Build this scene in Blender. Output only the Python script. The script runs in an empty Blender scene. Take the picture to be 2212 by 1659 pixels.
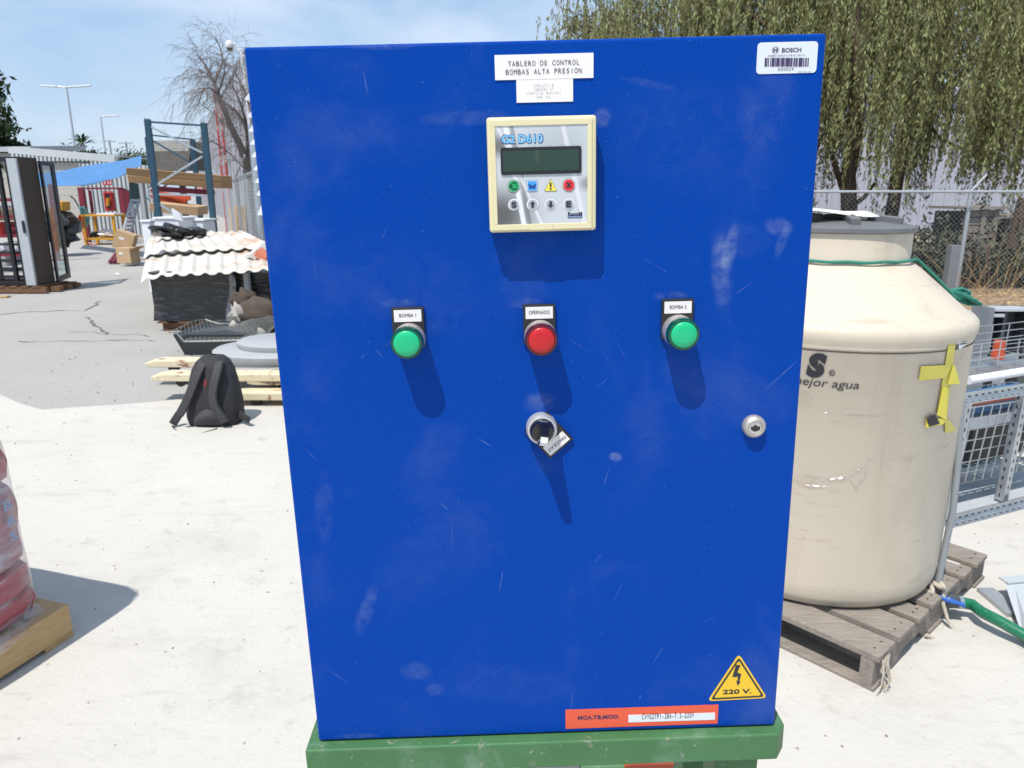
import bpy, math, random
import numpy as np
from mathutils import Vector, Matrix
R_ = random.Random(11)
NR = np.random.RandomState(5)
rad = math.radians
S = bpy.context.scene
COL = S.collection

# ------------------------------------------------------------------ camera
H, TH, F, CX, CY = 1.65, rad(14.503), 1585.0, 1106.0, 829.5
sT, cT = math.sin(TH), math.cos(TH)
cam = bpy.data.cameras.new('camera'); camo = bpy.data.objects.new('camera', cam); COL.objects.link(camo)
cam.sensor_width = 36; cam.lens = 36 * F / 2212; cam.clip_start = .02; cam.clip_end = 2000
camo.location = (0, 0, H); camo.rotation_euler = (rad(90) - TH, 0, 0)
cam.dof.use_dof = True; cam.dof.focus_distance = .72; cam.dof.aperture_fstop = 24
S.camera = camo

# ------------------------------------------------------------------ world, sun, exposure
SUN = Vector((.62, 1.0, -2.3)).normalized()
elev = math.asin(-SUN.z); azim = math.atan2(-SUN.x, -SUN.y)
w = bpy.data.worlds.new('World'); S.world = w; w.use_nodes = True
nt = w.node_tree; nt.nodes.clear()
wo = nt.nodes.new('ShaderNodeOutputWorld'); bg = nt.nodes.new('ShaderNodeBackground')
sky = nt.nodes.new('ShaderNodeTexSky'); sky.sky_type = 'NISHITA'; sky.sun_disc = False
sky.sun_elevation = elev; sky.sun_rotation = azim % (2 * math.pi)
sky.altitude = 300; sky.air_density = 1.0; sky.dust_density = 1.6; sky.ozone_density = 2.0
tc = nt.nodes.new('ShaderNodeTexCoord'); mp = nt.nodes.new('ShaderNodeMapping')
mp.inputs['Scale'].default_value = (1.0, 1.0, 3.2); mp.inputs['Rotation'].default_value = (.25, .3, .4)
nz = nt.nodes.new('ShaderNodeTexNoise'); nz.inputs['Scale'].default_value = 1.9; nz.inputs['Detail'].default_value = 6
nz.inputs['Roughness'].default_value = .52; nz.inputs['Distortion'].default_value = .5
rp = nt.nodes.new('ShaderNodeValToRGB'); rp.color_ramp.elements[0].position = .46; rp.color_ramp.elements[1].position = .86
rp.color_ramp.elements[1].color = (.7, .7, .7, 1)
mx = nt.nodes.new('ShaderNodeMix'); mx.data_type = 'RGBA'
mx.inputs[7].default_value = (8.6, 8.8, 9.2, 1)
nt.links.new(tc.outputs['Generated'], mp.inputs[0]); nt.links.new(mp.outputs[0], nz.inputs['Vector'])
nt.links.new(nz.outputs[0], rp.inputs[0]); nt.links.new(rp.outputs[0], mx.inputs[0])
hzm = nt.nodes.new('ShaderNodeMix'); hzm.data_type = 'RGBA'; hzm.inputs[0].default_value = .55; hzm.inputs[7].default_value = (4.1, 5.8, 8.1, 1)
nt.links.new(sky.outputs[0], hzm.inputs[6]); nt.links.new(hzm.outputs[2], mx.inputs[6]); nt.links.new(mx.outputs[2], bg.inputs[0])
bg.inputs[1].default_value = .118
nt.links.new(bg.outputs[0], wo.inputs[0])
sl = bpy.data.lights.new('sun', 'SUN'); sl.energy = 4.5; sl.angle = rad(.5); sl.color = (1, .955, .875)
so = bpy.data.objects.new('sun', sl); COL.objects.link(so); so.rotation_euler = SUN.to_track_quat('-Z', 'Y').to_euler()
so.location = (-6, -10, 20)
S.view_settings.view_transform = 'Standard'; S.view_settings.look = 'None'
S.view_settings.gamma = 1; S.view_settings.use_curve_mapping = False; S.view_settings.exposure = .17

# ------------------------------------------------------------------ geometry helpers
def ray(u, v):
    x, y = (u - CX) / F, (v - CY) / F
    return Vector((x, cT - sT * y, -cT * y - sT))
def at(u, v, Y):                       # world point at distance Y seen in direction (u, v)
    d = ray(u, v); t = Y / d.y
    return Vector((d.x * t, Y, H + d.z * t))
def gr(u, v, z=0.0):                   # world point on the level z
    d = ray(u, v); t = (z - H) / d.z
    return Vector((d.x * t, d.y * t, z))

class MB:
    def __init__(s): s.v = []; s.f = []
    def add(s, vs, fs):
        o = len(s.v); s.v += [Vector(p) for p in vs]; s.f += [tuple(i + o for i in f) for f in fs]; return s
    def box(s, c, size, M=None):
        c = Vector(c); hx, hy, hz = [k / 2 for k in size]
        vs = [Vector((x, y, z)) for x in (-hx, hx) for y in (-hy, hy) for z in (-hz, hz)]
        if M is not None: vs = [M @ p for p in vs]
        return s.add([c + p for p in vs], [(0, 1, 3, 2), (4, 6, 7, 5), (0, 4, 5, 1), (2, 3, 7, 6), (0, 2, 6, 4), (1, 5, 7, 3)])
    def bb(s, a, b): return s.box([(p + q) / 2 for p, q in zip(a, b)], [abs(q - p) for p, q in zip(a, b)])
    def bar(s, p, q, w_, h_, up=(0, 0, 1)):
        p, q = Vector(p), Vector(q); d = q - p; L = d.length
        if L < 1e-6: return s
        d /= L; up = Vector(up)
        if abs(d.dot(up)) > .97: up = Vector((0, 1, 0))
        x = d.cross(up).normalized(); z = x.cross(d)
        M = Matrix((x, d, z)).transposed()
        return s.box((p + q) / 2, (w_, L, h_), M)
    def tube(s, pts, r, n=8, cap=True):
        pts = [Vector(p) for p in pts]; rs = r if isinstance(r, (list, tuple)) else [r] * len(pts)
        o = len(s.v); prev = None
        for i, p in enumerate(pts):
            a = pts[max(i - 1, 0)]; b = pts[min(i + 1, len(pts) - 1)]
            d = (b - a); d = d.normalized() if d.length > 1e-9 else Vector((0, 0, 1))
            if prev is None:
                ref = Vector((0, 0, 1)) if abs(d.z) < .9 else Vector((1, 0, 0)); x = d.cross(ref).normalized()
            else:
                x = prev - d * prev.dot(d); x = x.normalized() if x.length > 1e-6 else d.orthogonal().normalized()
            prev = x; y = d.cross(x)
            for k in range(n):
                a_ = 2 * math.pi * k / n; s.v.append(p + (x * math.cos(a_) + y * math.sin(a_)) * rs[i])
        for i in range(len(pts) - 1):
            for k in range(n):
                k2 = (k + 1) % n; s.f.append((o + i * n + k, o + i * n + k2, o + (i + 1) * n + k2, o + (i + 1) * n + k))
        if cap:
            s.f.append(tuple(o + k for k in reversed(range(n)))); s.f.append(tuple(o + (len(pts) - 1) * n + k for k in range(n)))
        return s
    def lathe(s, prof, n, c=(0, 0, 0), axis='z', cap=True):
        c = Vector(c); o = len(s.v)
        for r, z in prof:
            for k in range(n):
                a = 2 * math.pi * k / n; x, y = r * math.cos(a), r * math.sin(a)
                s.v.append(c + (Vector((x, y, z)) if axis == 'z' else Vector((x, -z, y))))
        m = len(prof)
        for i in range(m - 1):
            for k in range(n):
                k2 = (k + 1) % n; s.f.append((o + i * n + k, o + i * n + k2, o + (i + 1) * n + k2, o + (i + 1) * n + k))
        if cap:
            s.f.append(tuple(o + k for k in reversed(range(n)))); s.f.append(tuple(o + (m - 1) * n + k for k in range(n)))
        return s
    def prism(s, poly, vec):
        poly = [Vector(p) for p in poly]; vec = Vector(vec); n = len(poly)
        return s.add(poly + [p + vec for p in poly], [tuple(reversed(range(n))), tuple(range(n, 2 * n))] +
                     [(i, (i + 1) % n, n + (i + 1) % n, n + i) for i in range(n)])
    def poly(s, pts): return s.add(pts, [tuple(range(len(pts)))])
    def grid(s, fn, nu, nv):
        vs = [fn(i / nu, j / nv) for j in range(nv + 1) for i in range(nu + 1)]
        return s.add(vs, [(j * (nu + 1) + i, j * (nu + 1) + i + 1, (j + 1) * (nu + 1) + i + 1, (j + 1) * (nu + 1) + i) for j in range(nv) for i in range(nu)])

WM = {}
def thing(name, label, cat, loc=(0, 0, 0), group=None, M=None):
    o = bpy.data.objects.new(name, None); COL.objects.link(o); o.empty_display_size = .1
    m = M if M is not None else Matrix.Translation(Vector(loc))
    o.matrix_world = m; WM[o] = m
    o['label'] = label; o['category'] = cat
    if group: o['group'] = group
    return o
def part(name, mb, m, parent=None, smooth=None, bevel=0, solid=0, kind=None, label=None, local=False, segs=2):
    me = bpy.data.meshes.new(name)
    M = WM[parent] if parent is not None else Matrix.Identity(4)
    vs = mb.v if (local or parent is None) else [M.inverted() @ p for p in mb.v]
    me.from_pydata([tuple(p) for p in vs], [], mb.f); me.update()
    o = bpy.data.objects.new(name, me); COL.objects.link(o)
    if parent is not None: o.parent = parent
    WM[o] = M
    me.materials.append(m)
    if solid:
        md = o.modifiers.new('thickness', 'SOLIDIFY'); md.thickness = solid; md.offset = 0
    if bevel:
        md = o.modifiers.new('bevel', 'BEVEL'); md.width = bevel; md.segments = segs; md.limit_method = 'ANGLE'; md.angle_limit = rad(40)
    if smooth is not None:
        me.polygons.foreach_set('use_smooth', [True] * len(me.polygons)); me.set_sharp_from_angle(angle=rad(smooth))
    if kind: o['kind'] = kind
    if label: o['label'] = label
    return o
def solo(name, mb, m, label, cat, group=None, **k):     # a thing that is one mesh
    c = Vector((sum(p.x for p in mb.v) / len(mb.v), sum(p.y for p in mb.v) / len(mb.v), min(p.z for p in mb.v)))
    b = MB(); b.v = [p - c for p in mb.v]; b.f = mb.f
    o = part(name, b, m, None, **k); o.location = c; o['label'] = label; o['category'] = cat; WM[o] = Matrix.Translation(c)
    if group: o['group'] = group
    return o
def struct(name, mb, m, **k): return part(name, mb, m, None, kind='structure', **k)
def copy_tree(o, parent=None):
    c = o.copy(); COL.objects.link(c); WM[c] = WM[o]
    if parent is not None: c.parent = parent
    for ch in list(o.children): copy_tree(ch, c)
    return c

# ------------------------------------------------------------------ materials
def mat(name, col, rough=.55, metal=0, var=.10, scale=6, bump=0, bscale=80, spec=.5, coat=0, patch=None, stretch=(1, 1, 1), alpha=1, island=0, transl=0, fine=0):
    m = bpy.data.materials.new(name); m.use_nodes = True; t = m.node_tree; N = t.nodes; L = t.links
    b = N['Principled BSDF']; b.inputs['Roughness'].default_value = rough; b.inputs['Metallic'].default_value = metal
    b.inputs['Specular IOR Level'].default_value = spec; b.inputs['Coat Weight'].default_value = coat; b.inputs['Coat Roughness'].default_value = .1
    c = N.new('ShaderNodeTexCoord'); mpn = N.new('ShaderNodeMapping'); mpn.inputs['Scale'].default_value = stretch
    L.new(c.outputs['Object'], mpn.inputs[0])
    def noise(sc, det=5, ro=.6, dist=0, st=None):
        src = mpn
        if st: src = N.new('ShaderNodeMapping'); src.inputs['Scale'].default_value = st[:3]; src.inputs['Rotation'].default_value = (0, 0, st[3] if len(st) > 3 else 0); L.new(c.outputs['Object'], src.inputs[0])
        n = N.new('ShaderNodeTexNoise'); n.inputs['Scale'].default_value = sc; n.inputs['Detail'].default_value = det
        n.inputs['Roughness'].default_value = ro; n.inputs['Distortion'].default_value = dist
        L.new(src.outputs[0], n.inputs['Vector']); return n
    def mix(a, b_, fac, mode='MIX'):
        x = N.new('ShaderNodeMix'); x.data_type = 'RGBA'; x.blend_type = mode
        for s_, k in ((6, a), (7, b_)):
            if isinstance(k, tuple): x.inputs[s_].default_value = (*k, 1)
            else: L.new(k, x.inputs[s_])
        if isinstance(fac, float): x.inputs[0].default_value = fac
        else: L.new(fac, x.inputs[0])
        return x.outputs[2]
    lo = tuple(max(0, k * (1 - 1.6 * var)) for k in col); hi = tuple(min(1, k * (1 + 1.6 * var)) for k in col)
    out = mix(lo, hi, noise(scale).outputs[0])
    if fine:
        out = mix(out, tuple(k * .55 for k in col), ramp(N, L, noise(fine, 3, .7).outputs[0], .58, .75))
    if island:
        g = N.new('ShaderNodeNewGeometry')
        h = N.new('ShaderNodeHueSaturation'); r1 = N.new('ShaderNodeMapRange')
        L.new(g.outputs['Random Per Island'], r1.inputs[0]); r1.inputs[3].default_value = 1 - island; r1.inputs[4].default_value = 1 + island
        L.new(r1.outputs[0], h.inputs['Value'])
        r2 = N.new('ShaderNodeMapRange'); L.new(g.outputs['Random Per Island'], r2.inputs[0]); r2.inputs[3].default_value = .5 - island * .09; r2.inputs[4].default_value = .5 + island * .05
        L.new(r2.outputs[0], h.inputs['Hue']); L.new(out, h.inputs['Color']); out = h.outputs[0]
    for pc, lo_, hi_, sc, *st in (patch or []):
        out = mix(out, pc, ramp(N, L, noise(sc, 6, .65, .3, st[0] if st else None).outputs[0], lo_, hi_))
    L.new(out, b.inputs['Base Color'])
    rr = N.new('ShaderNodeMapRange'); L.new(noise(scale * 2.3).outputs[0], rr.inputs[0]); rr.inputs[3].default_value = max(.03, rough * .75); rr.inputs[4].default_value = min(1, rough * 1.25)
    L.new(rr.outputs[0], b.inputs['Roughness'])
    if bump:
        bn = N.new('ShaderNodeBump'); bn.inputs['Strength'].default_value = bump; bn.inputs['Distance'].default_value = .01
        L.new(noise(bscale, 6, .65).outputs[0], bn.inputs['Height']); L.new(bn.outputs[0], b.inputs['Normal'])
    if transl:
        tr = N.new('ShaderNodeBsdfTranslucent'); L.new(out, tr.inputs[0]); ms = N.new('ShaderNodeMixShader'); ms.inputs[0].default_value = transl
        L.new(b.outputs[0], ms.inputs[1]); L.new(tr.outputs[0], ms.inputs[2]); L.new(ms.outputs[0], N['Material Output'].inputs[0])
    return m
def ramp(N, L, sock, a, b):
    r = N.new('ShaderNodeMapRange'); r.interpolation_type = 'SMOOTHSTEP'; r.inputs[1].default_value = a; r.inputs[2].default_value = b
    L.new(sock, r.inputs[0]); return r.outputs[0]
def clear(name, tint=(.9, .95, .95), gloss=.08, white=0.0, streak=(1, 1, 1), sscale=20, rough=.05):
    m = bpy.data.materials.new(name); m.use_nodes = True; t = m.node_tree; N = t.nodes; L = t.links; N.remove(N['Principled BSDF'])
    tr = N.new('ShaderNodeBsdfTransparent'); tr.inputs[0].default_value = (*tint, 1)
    gl = N.new('ShaderNodeBsdfGlossy'); gl.inputs['Roughness'].default_value = rough
    fr = N.new('ShaderNodeLayerWeight'); fr.inputs[0].default_value = .5
    pw_ = N.new('ShaderNodeMath'); pw_.operation = 'POWER'; pw_.inputs[1].default_value = 4; L.new(fr.outputs[1], pw_.inputs[0])
    ad = N.new('ShaderNodeMath'); ad.operation = 'MULTIPLY_ADD'; ad.inputs[1].default_value = .6; ad.inputs[2].default_value = .035 + gloss; L.new(pw_.outputs[0], ad.inputs[0])
    m1 = N.new('ShaderNodeMixShader'); L.new(ad.outputs[0], m1.inputs[0]); L.new(tr.outputs[0], m1.inputs[1]); L.new(gl.outputs[0], m1.inputs[2])
    res = m1.outputs[0]
    if white:
        d = N.new('ShaderNodeBsdfDiffuse'); d.inputs[0].default_value = (.75, .76, .8, 1)
        c = N.new('ShaderNodeTexCoord'); mpn = N.new('ShaderNodeMapping'); mpn.inputs['Scale'].default_value = streak; mpn.inputs['Rotation'].default_value = (.0, .45, .0)
        n = N.new('ShaderNodeTexNoise'); n.inputs['Scale'].default_value = sscale; n.inputs['Detail'].default_value = 5
        L.new(c.outputs['Object'], mpn.inputs[0]); L.new(mpn.outputs[0], n.inputs['Vector'])
        f = ramp(N, L, n.outputs[0], .35, .8); k = N.new('ShaderNodeMath'); k.operation = 'MULTIPLY'; k.inputs[1].default_value = white; L.new(f, k.inputs[0])
        m2 = N.new('ShaderNodeMixShader'); L.new(k.outputs[0], m2.inputs[0]); L.new(res, m2.inputs[1]); L.new(d.outputs[0], m2.inputs[2]); res = m2.outputs[0]
        bn = N.new('ShaderNodeBump'); bn.inputs['Strength'].default_value = .6; bn.inputs['Distance'].default_value = .01; L.new(n.outputs[0], bn.inputs['Height']); L.new(bn.outputs[0], gl.inputs['Normal'])
    L.new(res, N['Material Output'].inputs[0]); return m

M_conc = mat('pale_concrete', (.50, .478, .44), .9, var=.06, scale=.9, bump=.45, bscale=30, spec=.12, fine=0, patch=[((.40, .38, .35), .50, .80, 1.1), ((.54, .52, .485), .52, .8, .6), ((.42, .40, .365), .54, .78, 1.3, (1, 4, 1, .5)), ((.37, .35, .32), .56, .80, 6), ((.41, .39, .36), .55, .80, 5, (1, 5, 1, -.35)), ((.32, .305, .28), .62, .74, 42)])
M_asph = mat('worn_asphalt', (.345, .335, .32), .9, var=.10, scale=.5, bump=.6, bscale=60, spec=.2, fine=26, patch=[((.30, .292, .28), .52, .8, .35), ((.385, .37, .35), .58, .8, .8), ((.34, .325, .305), .55, .75, 1.2, (1, 7, 1, .2))])
M_blue = None
M_bluep = (.0005, .047, .318)
M_green = mat('green_enamel', (.050, .150, .055), .55, var=.16, scale=14, bump=.12, bscale=160, patch=[((.13, .22, .15), .52, .76, 18), ((.24, .25, .20), .62, .74, 50), ((.20, .13, .11), .68, .73, 8), ((.30, .33, .28), .66, .70, 120)])
M_white = mat('white_paper', (.72, .70, .69), .6, var=.03, scale=30)
M_tag = mat('satin_tag', (.62, .66, .70), .35, var=.03)
M_ink = mat('dark_print', (.018, .02, .035), .5)
M_inkf = mat('faded_print', (.30, .31, .36), .6, patch=[((.66, .65, .65), .5, .6, 260)])
M_inkt = mat('tag_print', (.045, .03, .10), .5)
M_cream = mat('cream_plastic', (.66, .60, .38), .42, var=.04, scale=20, spec=.45)
M_black = mat('black_plastic', (.016, .016, .017), .38, patch=[((.05, .05, .05), .6, .75, 60)])
M_blackg = mat('black_gloss', (.008, .008, .009), .12, coat=.4)
M_chrome = mat('satin_metal', (.58, .57, .55), .42, .55, var=.05, scale=40)
M_dull = mat('dull_nickel', (.50, .46, .42), .45, .6, var=.08, scale=50, bump=.1, bscale=300)
M_glens = mat('green_lens', (.0, .43, .18), .35, coat=.25, var=.03); M_gring = mat('green_ring', (.0, .06, .028), .2, coat=.4)
M_rlens = mat('red_lens', (.46, .003, .008), .35, coat=.25, var=.03); M_rring = mat('red_ring', (.075, .003, .005), .2, coat=.4)
M_yel = mat('yellow_sticker', (.72, .46, .02), .42, var=.05, scale=40)
M_org = mat('orange_sticker', (.66, .09, .04), .5, var=.08, scale=30)
M_lcd = mat('green_lcd', (.012, .036, .021), .16, coat=.6, var=.10, scale=40, patch=[((.12, .12, .09), .6, .85, 40)])
M_galv = mat('galvanised_steel', (.46, .50, .53), .38, .75, var=.16, scale=22, bump=.12, bscale=90)
M_galvd = mat('dull_galvanised', (.40, .43, .46), .5, .5, var=.14, scale=18)
M_wood = mat('weathered_wood', (.25, .22, .19), .85, var=.3, scale=10, bump=.5, bscale=24, spec=.2, stretch=(1, 7, 7), patch=[((.13, .11, .095), .58, .75, 12)])
M_woodn = mat('new_wood', (.46, .30, .14), .7, var=.18, scale=8, bump=.25, bscale=26, stretch=(4, 1, 8), patch=[((.30, .15, .06), .58, .72, 9)])
M_woodb = mat('brown_pallet_wood', (.15, .075, .04), .8, var=.2, scale=9)
M_card = mat('cardboard', (.36, .215, .10), .8, var=.08, scale=6)
M_cardl = mat('light_cardboard', (.46, .32, .19), .8, var=.08, scale=6)
M_tank = mat('beige_polyethylene', (.55, .487, .395), .5, var=.05, scale=3, bump=.06, bscale=30, spec=.3, patch=[((.48, .415, .34), .50, .8, 2.2), ((.42, .36, .295), .52, .8, 5, (1, 1, .12)), ((.40, .335, .27), .62, .8, 9), ((.33, .27, .21), .69, .73, 34), ((.46, .39, .31), .58, .74, 14, (.4, .4, 3))])
M_lid = mat('dark_lid', (.13, .135, .14), .5, var=.15, scale=14, patch=[((.22, .22, .21), .52, .8, 6)])
M_rope = mat('green_rope', (.03, .26, .19), .7, var=.2, scale=90, bump=.9, bscale=220)
M_twine = mat('pale_rope', (.58, .52, .44), .9, var=.15, scale=60, bump=.9, bscale=200)
M_hose = mat('green_hose', (.008, .14, .07), .28, coat=.3, var=.2, scale=120, patch=[((.16, .34, .24), .6, .7, 150)])
M_tape = mat('yellow_tape', (.48, .43, .075), .38, var=.12, scale=18, bump=.25, bscale=30)
M_tapeb = mat('bright_yellow_tape', (.64, .56, .06), .4, var=.05, scale=18)
M_brack = mat('blue_rack_paint', (.016, .065, .11), .5, var=.15, scale=12)
M_maroon = mat('maroon_paint', (.17, .012, .028), .5, var=.15, scale=8)
M_redp = mat('red_paint', (.42, .02, .02), .5, var=.1)
M_orange = mat('orange_beams', (.52, .085, .03), .5, var=.25, scale=7)
M_ylw = mat('yellow_frame', (.52, .26, .01), .5, var=.1)
M_tarp = mat('blue_tarpaulin', (.10, .27, .56), .45, var=.10, scale=1.5, bump=.3, bscale=5, transl=.25)
M_wsheet = mat('white_sheet_metal', (.46, .49, .50), .5, var=.06, scale=2)
M_siding = mat('grey_siding', (.44, .42, .38), .8, var=.08, scale=3)
M_ware = mat('warehouse_cladding', (.40, .40, .435), .6, var=.03, scale=1, spec=.2)
M_ware2 = mat('pale_lilac_cladding', (.40, .42, .50), .6, var=.05, scale=1, spec=.2)
M_corr = mat('weathered_fibre_sheet', (.54, .52, .475), .8, var=.07, scale=5, patch=[((.42, .22, .11), .54, .72, 1.6), ((.36, .34, .31), .60, .76, 7)])
M_film = mat('black_stretch_film', (.012, .012, .013), .24, coat=.3, var=.3, scale=6, bump=.8, bscale=9, stretch=(1, 1, 6), patch=[((.09, .085, .08), .50, .66, 4), ((.20, .19, .185), .62, .70, 9)])  # pale patches paint gloss streaks and highlights into the film colour
M_bark = mat('willow_bark', (.075, .055, .04), .95, var=.3, scale=9, bump=.6, bscale=20, spec=.1)
M_twig = mat('grey_twigs', (.17, .145, .135), .95, var=.2, scale=5, spec=.1)
M_leaf = mat('willow_leaves', (.255, .265, .12), .5, var=.25, scale=.8, island=.6, transl=.35, spec=.25)
M_con = mat('conifer_needles', (.035, .055, .022), .7, var=.2, scale=1, island=.5, transl=.1, spec=.2)
M_fol = mat('far_foliage', (.05, .085, .04), .7, island=.4, spec=.2)
M_dry = mat('dry_leaves', (.36, .24, .12), .8, island=.5)
M_earth = mat('dry_earth', (.27, .20, .13), .95, var=.2, scale=5, bump=.5, bscale=25)
M_grey = mat('grey_plastic', (.34, .35, .36), .5, var=.06); M_dgrey = mat('dark_grey_panel', (.06, .07, .078), .45, var=.12)
M_lgrey = mat('light_grey_panel', (.40, .43, .46), .45, var=.06)
M_brown = mat('brown_side_panel', (.048, .034, .026), .6, var=.1)
M_blackm = mat('black_frame', (.010, .011, .016), .45)
M_sack = mat('dirty_shaded_sackcloth', (.062, .046, .034), .9, var=.3, scale=7, bump=.6, bscale=20); M_rag = mat('pale_rag', (.40, .37, .33), .9, var=.2, scale=9, bump=.5, bscale=12)  # sackcloth colour darkened to stand for shade under the sheet overhang
M_cloth = mat('black_nylon', (.030, .030, .034), .75, var=.25, scale=30, bump=.4, bscale=90, spec=.3); M_strap = mat('grey_strap_pad', (.055, .055, .06), .8, var=.15, scale=60, bump=.3, bscale=200, spec=.25)
M_jack = mat('cream_paint_rusty', (.62, .54, .38), .5, var=.08, scale=9, patch=[((.25, .11, .05), .55, .66, 9), ((.10, .06, .04), .62, .70, 24)])
M_rub = mat('dark_rubber', (.03, .028, .026), .8)
M_sackr = mat('red_sack', (.38, .08, .10), .45, var=.2, scale=5, bump=.4, bscale=9); M_sackw = mat('white_sack', (.36, .21, .24), .45, var=.2, patch=[((.42, .42, .46), .50, .62, 4), ((.36, .08, .11), .54, .66, 6, (1, 1, 3))], bump=.3, bscale=9)
M_printb = mat('blue_print', (.10, .22, .50), .5); M_brick = mat('red_brown_brick', (.22, .065, .035), .85, var=.2, scale=22, bump=.4, bscale=50)
M_mast = mat('red_mast_paint', (.45, .05, .05), .6, patch=[((.5, .42, .40), .55, .6, 1.2)])
M_wbox = mat('white_appliance', (.68, .70, .74), .45, var=.03); M_pbag = mat('black_bag', (.012, .012, .013), .25, coat=.3, bump=.9, bscale=10)
M_teal = mat('teal_panel', (.10, .25, .24), .4); M_bluesheet = mat('blue_sheet', (.03, .13, .30), .5)
M_pipe = mat('grey_pvc', (.24, .26, .28), .5, var=.08); M_bluelev = mat('blue_lever', (.02, .11, .42), .4, var=.08, scale=60)
M_meshw = mat('rusty_wire', (.22, .23, .22), .6, .3); M_glass = clear('cabinet_glass', (.80, .88, .90), .03); M_filmc = clear('clear_stretch_film', (.97, .95, .97), .0, .34, (1, 1, 5), 7, .3)
M_filmt = clear('torn_clear_film', (.93, .90, .88), .10, .35, (2, 2, 2), 14, .15)
M_horange = mat('red_orange_enamel', (.62, .10, .03), .4, var=.1)

# blue powder-coat: fine orange peel, dust smudges that stay with the door
def smudged_blue():
    m = bpy.data.materials.new('blue_powder_coat'); m.use_nodes = True; t = m.node_tree; N = t.nodes; L = t.links; b = N['Principled BSDF']
    c = N.new('ShaderNodeTexCoord')
    def noise(sc, det=4, ro=.6, dist=0, st=(1, 1, 1)):
        mpn = N.new('ShaderNodeMapping'); mpn.inputs['Scale'].default_value = st; L.new(c.outputs['Object'], mpn.inputs[0])
        n = N.new('ShaderNodeTexNoise'); n.inputs['Scale'].default_value = sc; n.inputs['Detail'].default_value = det; n.inputs['Roughness'].default_value = ro; n.inputs['Distortion'].default_value = dist
        L.new(mpn.outputs[0], n.inputs['Vector']); return n.outputs[0]
    def math_(op, a, b_=None):
        k = N.new('ShaderNodeMath'); k.operation = op; k.use_clamp = op in ('ADD',)
        for i, q in enumerate((a, b_)):
            if q is None: continue
            if isinstance(q, (int, float)): k.inputs[i].default_value = q
            else: L.new(q, k.inputs[i])
        return k.outputs[0]
    dust = math_('MULTIPLY', ramp(N, L, noise(7, 6, .62, .4), .50, .85), .12)
    dust = math_('ADD', dust, math_('MULTIPLY', ramp(N, L, noise(420, 2, .5), .70, .76), .30))
    dust = math_('ADD', dust, math_('MULTIPLY', ramp(N, L, noise(60, 4, .6, 0, (1, 1, .12)), .68, .80), .12))
    br = noise(48, 4, .65, .8)
    for x, z, sx, sz, rot, st in SMUDGES:
        mpn = N.new('ShaderNodeMapping'); mpn.vector_type = 'TEXTURE'; mpn.inputs['Location'].default_value = (x, 0, z); mpn.inputs['Rotation'].default_value = (0, rot, 0); mpn.inputs['Scale'].default_value = (sx, 1, sz)
        L.new(c.outputs['Object'], mpn.inputs[0]); g = N.new('ShaderNodeTexGradient'); g.gradient_type = 'SPHERICAL'; L.new(mpn.outputs[0], g.inputs[0])
        f = math_('MULTIPLY', ramp(N, L, g.outputs[1], 0, .55), ramp(N, L, br, .25, .8)); dust = math_('ADD', dust, math_('MULTIPLY', f, st * (.62 if sx < .03 else .34)))
    x = N.new('ShaderNodeMix'); x.data_type = 'RGBA'; x.inputs[6].default_value = (*M_bluep, 1); x.inputs[7].default_value = (.26, .32, .44, 1); L.new(dust, x.inputs[0])
    y = N.new('ShaderNodeMix'); y.data_type = 'RGBA'; y.blend_type = 'MULTIPLY'; y.inputs[0].default_value = .35
    L.new(x.outputs[2], y.inputs[6]); rv = N.new('ShaderNodeMapRange'); L.new(noise(900, 2, .6), rv.inputs[0]); rv.inputs[1].default_value = .3; rv.inputs[2].default_value = .7; rv.inputs[3].default_value = .5; rv.inputs[4].default_value = 1.3
    L.new(rv.outputs[0], y.inputs[7]); L.new(y.outputs[2], b.inputs['Base Color'])
    ro = math_('ADD', .30, math_('MULTIPLY', dust, .8)); L.new(ro, b.inputs['Roughness']); b.inputs['Specular IOR Level'].default_value = .08
    bn = N.new('ShaderNodeBump'); bn.inputs['Strength'].default_value = .22; bn.inputs['Distance'].default_value = .0015; L.new(noise(520, 3, .6), bn.inputs['Height']); L.new(bn.outputs[0], b.inputs['Normal'])
    return m

# ------------------------------------------------------------------ lettering
_tc = {}
def glyphs(s, bold=0.0, shear=0.0, mono=False, res=4):
    key = (s, bold, shear, mono)
    if key in _tc: return _tc[key]
    if mono:
        vs, fs = [], []
        for i, ch in enumerate(s):
            if ch == ' ': continue
            gv, gf = glyphs(ch, bold, shear)
            xs = [p[0] for p in gv]; cx_ = (min(xs) + max(xs)) / 2; wd = max(xs) - min(xs); k = min(1, .50 / max(wd, .01)) if ch not in 'I1' else 1
            o = len(vs); vs += [((p[0] - cx_) * k + i * .64, p[1]) for p in gv]; fs += [tuple(a + o for a in f) for f in gf]
    else:
        cu = bpy.data.curves.new('t', 'FONT'); cu.body = s; cu.size = 1; cu.offset = bold; cu.shear = shear; cu.resolution_u = res
        ob = bpy.data.objects.new('t', cu); me = ob.to_mesh()
        vs = [(v.co.x, v.co.y) for v in me.vertices]; fs = [tuple(p.vertices) for p in me.polygons]
        ob.to_mesh_clear(); bpy.data.objects.remove(ob); bpy.data.curves.remove(cu)
    _tc[key] = (vs, fs); return vs, fs
def fit(s, w_, h_, **k):                # lettering centred on 0 in a w x h box
    vs, fs = glyphs(s, **k); xs = [p[0] for p in vs]; ys = [p[1] for p in vs]
    x0, x1, y0, y1 = min(xs), max(xs), min(ys), max(ys)
    return [((p[0] - (x0 + x1) / 2) * w_ / (x1 - x0), (p[1] - (y0 + y1) / 2) * h_ / (y1 - y0)) for p in vs], fs

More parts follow.
